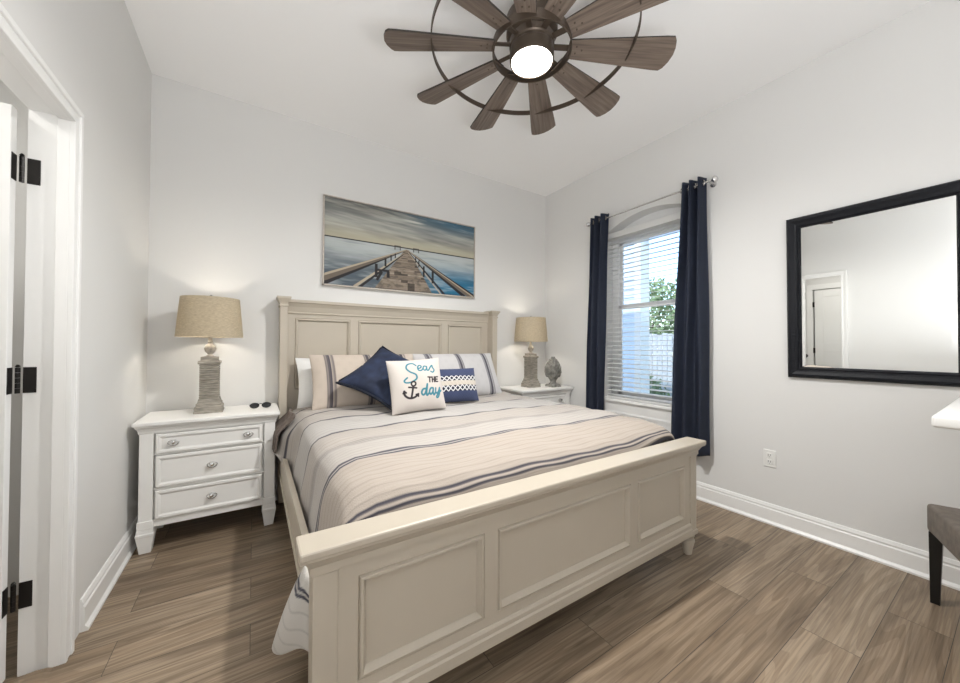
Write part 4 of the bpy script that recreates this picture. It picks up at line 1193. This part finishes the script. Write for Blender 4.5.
ang = math.radians(-19.9)       # the stool stands turned
A = Vector((2.726, 0.279, 0)); e1 = Vector((-0.94, -0.342, 0)).normalized(); e2 = Vector((0.342, -0.94, 0)).normalized()
SW, SD = 0.46, 0.42
C0 = A + e1 * SW / 2 + e2 * SD / 2
t = Thing('stool', 'taupe upholstered stool with black tapered legs at the right edge, under the white table', 'stool', (C0.x, C0.y, 0))
def sq(mb, u0, u1, v0, v1, z0, z1, bev):
    tb = bmesh.new(); x = MB(); x.box(u0, v0, z0, u1, v1, z1, bev, 4)
    R = Matrix(((e1.x, e2.x, 0, C0.x), (e1.y, e2.y, 0, C0.y), (0, 0, 1, 0), (0, 0, 0, 1)))
    mb.merge(x.b, R); tb.free()
w = MB(); sq(w, -SW / 2, SW / 2, -SD / 2, SD / 2, 0.328, 0.46, 0.016); t.part('seat', w, M['stool'], smooth=True)
for i in (-1, 1):
    for j in (-1, 1):
        p = C0 + e1 * i * (SW / 2 - 0.026) + e2 * j * (SD / 2 - 0.024)
        q = C0 + e1 * i * (SW / 2 - 0.022) + e2 * j * (SD / 2 - 0.020)
        w = MB(); w.taper((q.x, q.y), (0.014, 0.014), 0, (p.x, p.y), (0.021, 0.021), 0.335); t.part('leg', w, M['blackwood'])

# ================================================================== OUTSIDE
struct('ground', MB().box(XR + 0.166, -12, -0.40, 60, 60, -0.30), M['grass'])
t = Thing('neighbour_house', 'pale blue clapboard house corner seen through the left of the window', 'house', (4.7, 4.5, -0.3))
w = MB()
HXa, HY0 = 4.72, 3.04
w.box(HXa, HY0 + 0.09, -0.3, HXa + 0.2, 9, 3.1)
for k in range(26): 
    z = -0.28 + k * 0.13
    w.prism([(HXa, z), (HXa - 0.016, z), (HXa - 0.002, z + 0.128), (HXa, z + 0.128)], 'y', HY0 + 0.09, 9)
t.part('siding', w, M['siding'])
w = MB(); w.box(HXa - 0.02, HY0, -0.3, HXa + 0.2, HY0 + 0.1, 3.1); t.part('corner_board', w, M['vinyl'])
w = MB(); w.box(HXa - 0.35, HY0 - 0.35, 3.1, HXa + 0.6, 9, 3.25); t.part('eave', w, M['vinyl'])
t = Thing('picket_fence', 'pale board fence in the yard beyond the window', 'fence', (8.6, 6, -0.3))
w = MB()
for k in range(62):
    y = 2.0 + k * 0.13
    w.box(8.6, y, -0.28, 8.62, y + 0.115, 1.52 + 0.02 * math.sin(k * 2.1))
t.part('boards', w, M['fencewood'])
w = MB()
for z in (0.1, 1.2): w.box(8.62, 2, z, 8.66, 10, z + 0.09)
t.part('rails', w, M['fencewood'])
for k in range(4):
    w = MB(); w.box(8.62, 2.2 + k * 2.4, -0.3, 8.72, 2.3 + k * 2.4, 1.6); t.part('post', w, M['fencewood'])
def tree(name, label, cx, cy, zc, rx, rz, n, seed, zg=-0.3):
    rnd = random.Random(seed)
    t = Thing(name, label, 'tree', (cx, cy, zg), None)
    w = MB(); w.tube([(cx, cy, zg), (cx + 0.05, cy, zc * 0.5), (cx, cy + 0.05, zc + rz * 0.4)], [0.13, 0.10, 0.05], 10)
    for k in range(6):
        a = rnd.uniform(0, 2 * PI); w.tube([(cx, cy, zc - rz * 0.5), (cx + rx * 0.6 * math.cos(a), cy + rx * 0.6 * math.sin(a), zc + rz * rnd.uniform(-.1, .6))], [0.05, 0.015], 6)
    t.part('trunk', w, M['bark'], smooth=True)
    w = MB()
    for k in range(n):
        while True:
            p = Vector((rnd.uniform(-1, 1), rnd.uniform(-1, 1), rnd.uniform(-1, 1)))
            if 0.35 < p.length < 1: break
        p = Vector((cx + p.x * rx, cy + p.y * rx, zc + p.z * rz))
        a = Vector((rnd.uniform(-1, 1), rnd.uniform(-1, 1), rnd.uniform(-1, 1))).normalized() * 0.10
        b = a.cross(Vector((rnd.uniform(-1, 1), rnd.uniform(-1, 1), rnd.uniform(-1, 1)))).normalized() * 0.045
        w.poly([p - a, p + b, p + a, p - b])
    t.part('foliage', w, M['leaf'])
tree('yard_tree', 'leafy green tree behind the fence beyond the window', 11.6, 7.3, 2.15, 2.2, 1.4, 4200, 3)
def shrub(cx, cy, r, n, seed, label):
    rnd = random.Random(seed)
    t = Thing('garden_shrub', label, 'shrub', (cx, cy, -0.3))
    w = MB()
    for k in range(5):
        a = rnd.uniform(0, 2 * PI); w.tube([(cx, cy, -0.3), (cx + r * 0.6 * math.cos(a), cy + r * 0.6 * math.sin(a), -0.3 + r)], [0.02, 0.008], 6)
    t.part('stems', w, M['bark'])
    w = MB()
    for k in range(n):
        while True:
            p = Vector((rnd.uniform(-1, 1), rnd.uniform(-1, 1), rnd.uniform(0, 1)))
            if p.length < 1: break
        p = Vector((cx + p.x * r, cy + p.y * r, -0.28 + p.z * r * 1.5))
        a = Vector((rnd.uniform(-1, 1), rnd.uniform(-1, 1), rnd.uniform(-1, 1))).normalized() * 0.06
        b = a.cross(Vector((rnd.uniform(-1, 1), rnd.uniform(-1, 1), rnd.uniform(-1, 1)))).normalized() * 0.03
        w.poly([p - a, p + b, p + a, p - b])
    t.part('foliage', w, M['leaf'])
shrub(8.0, 5.0, 0.55, 700, 11, 'low green shrub in front of the fence beyond the window')
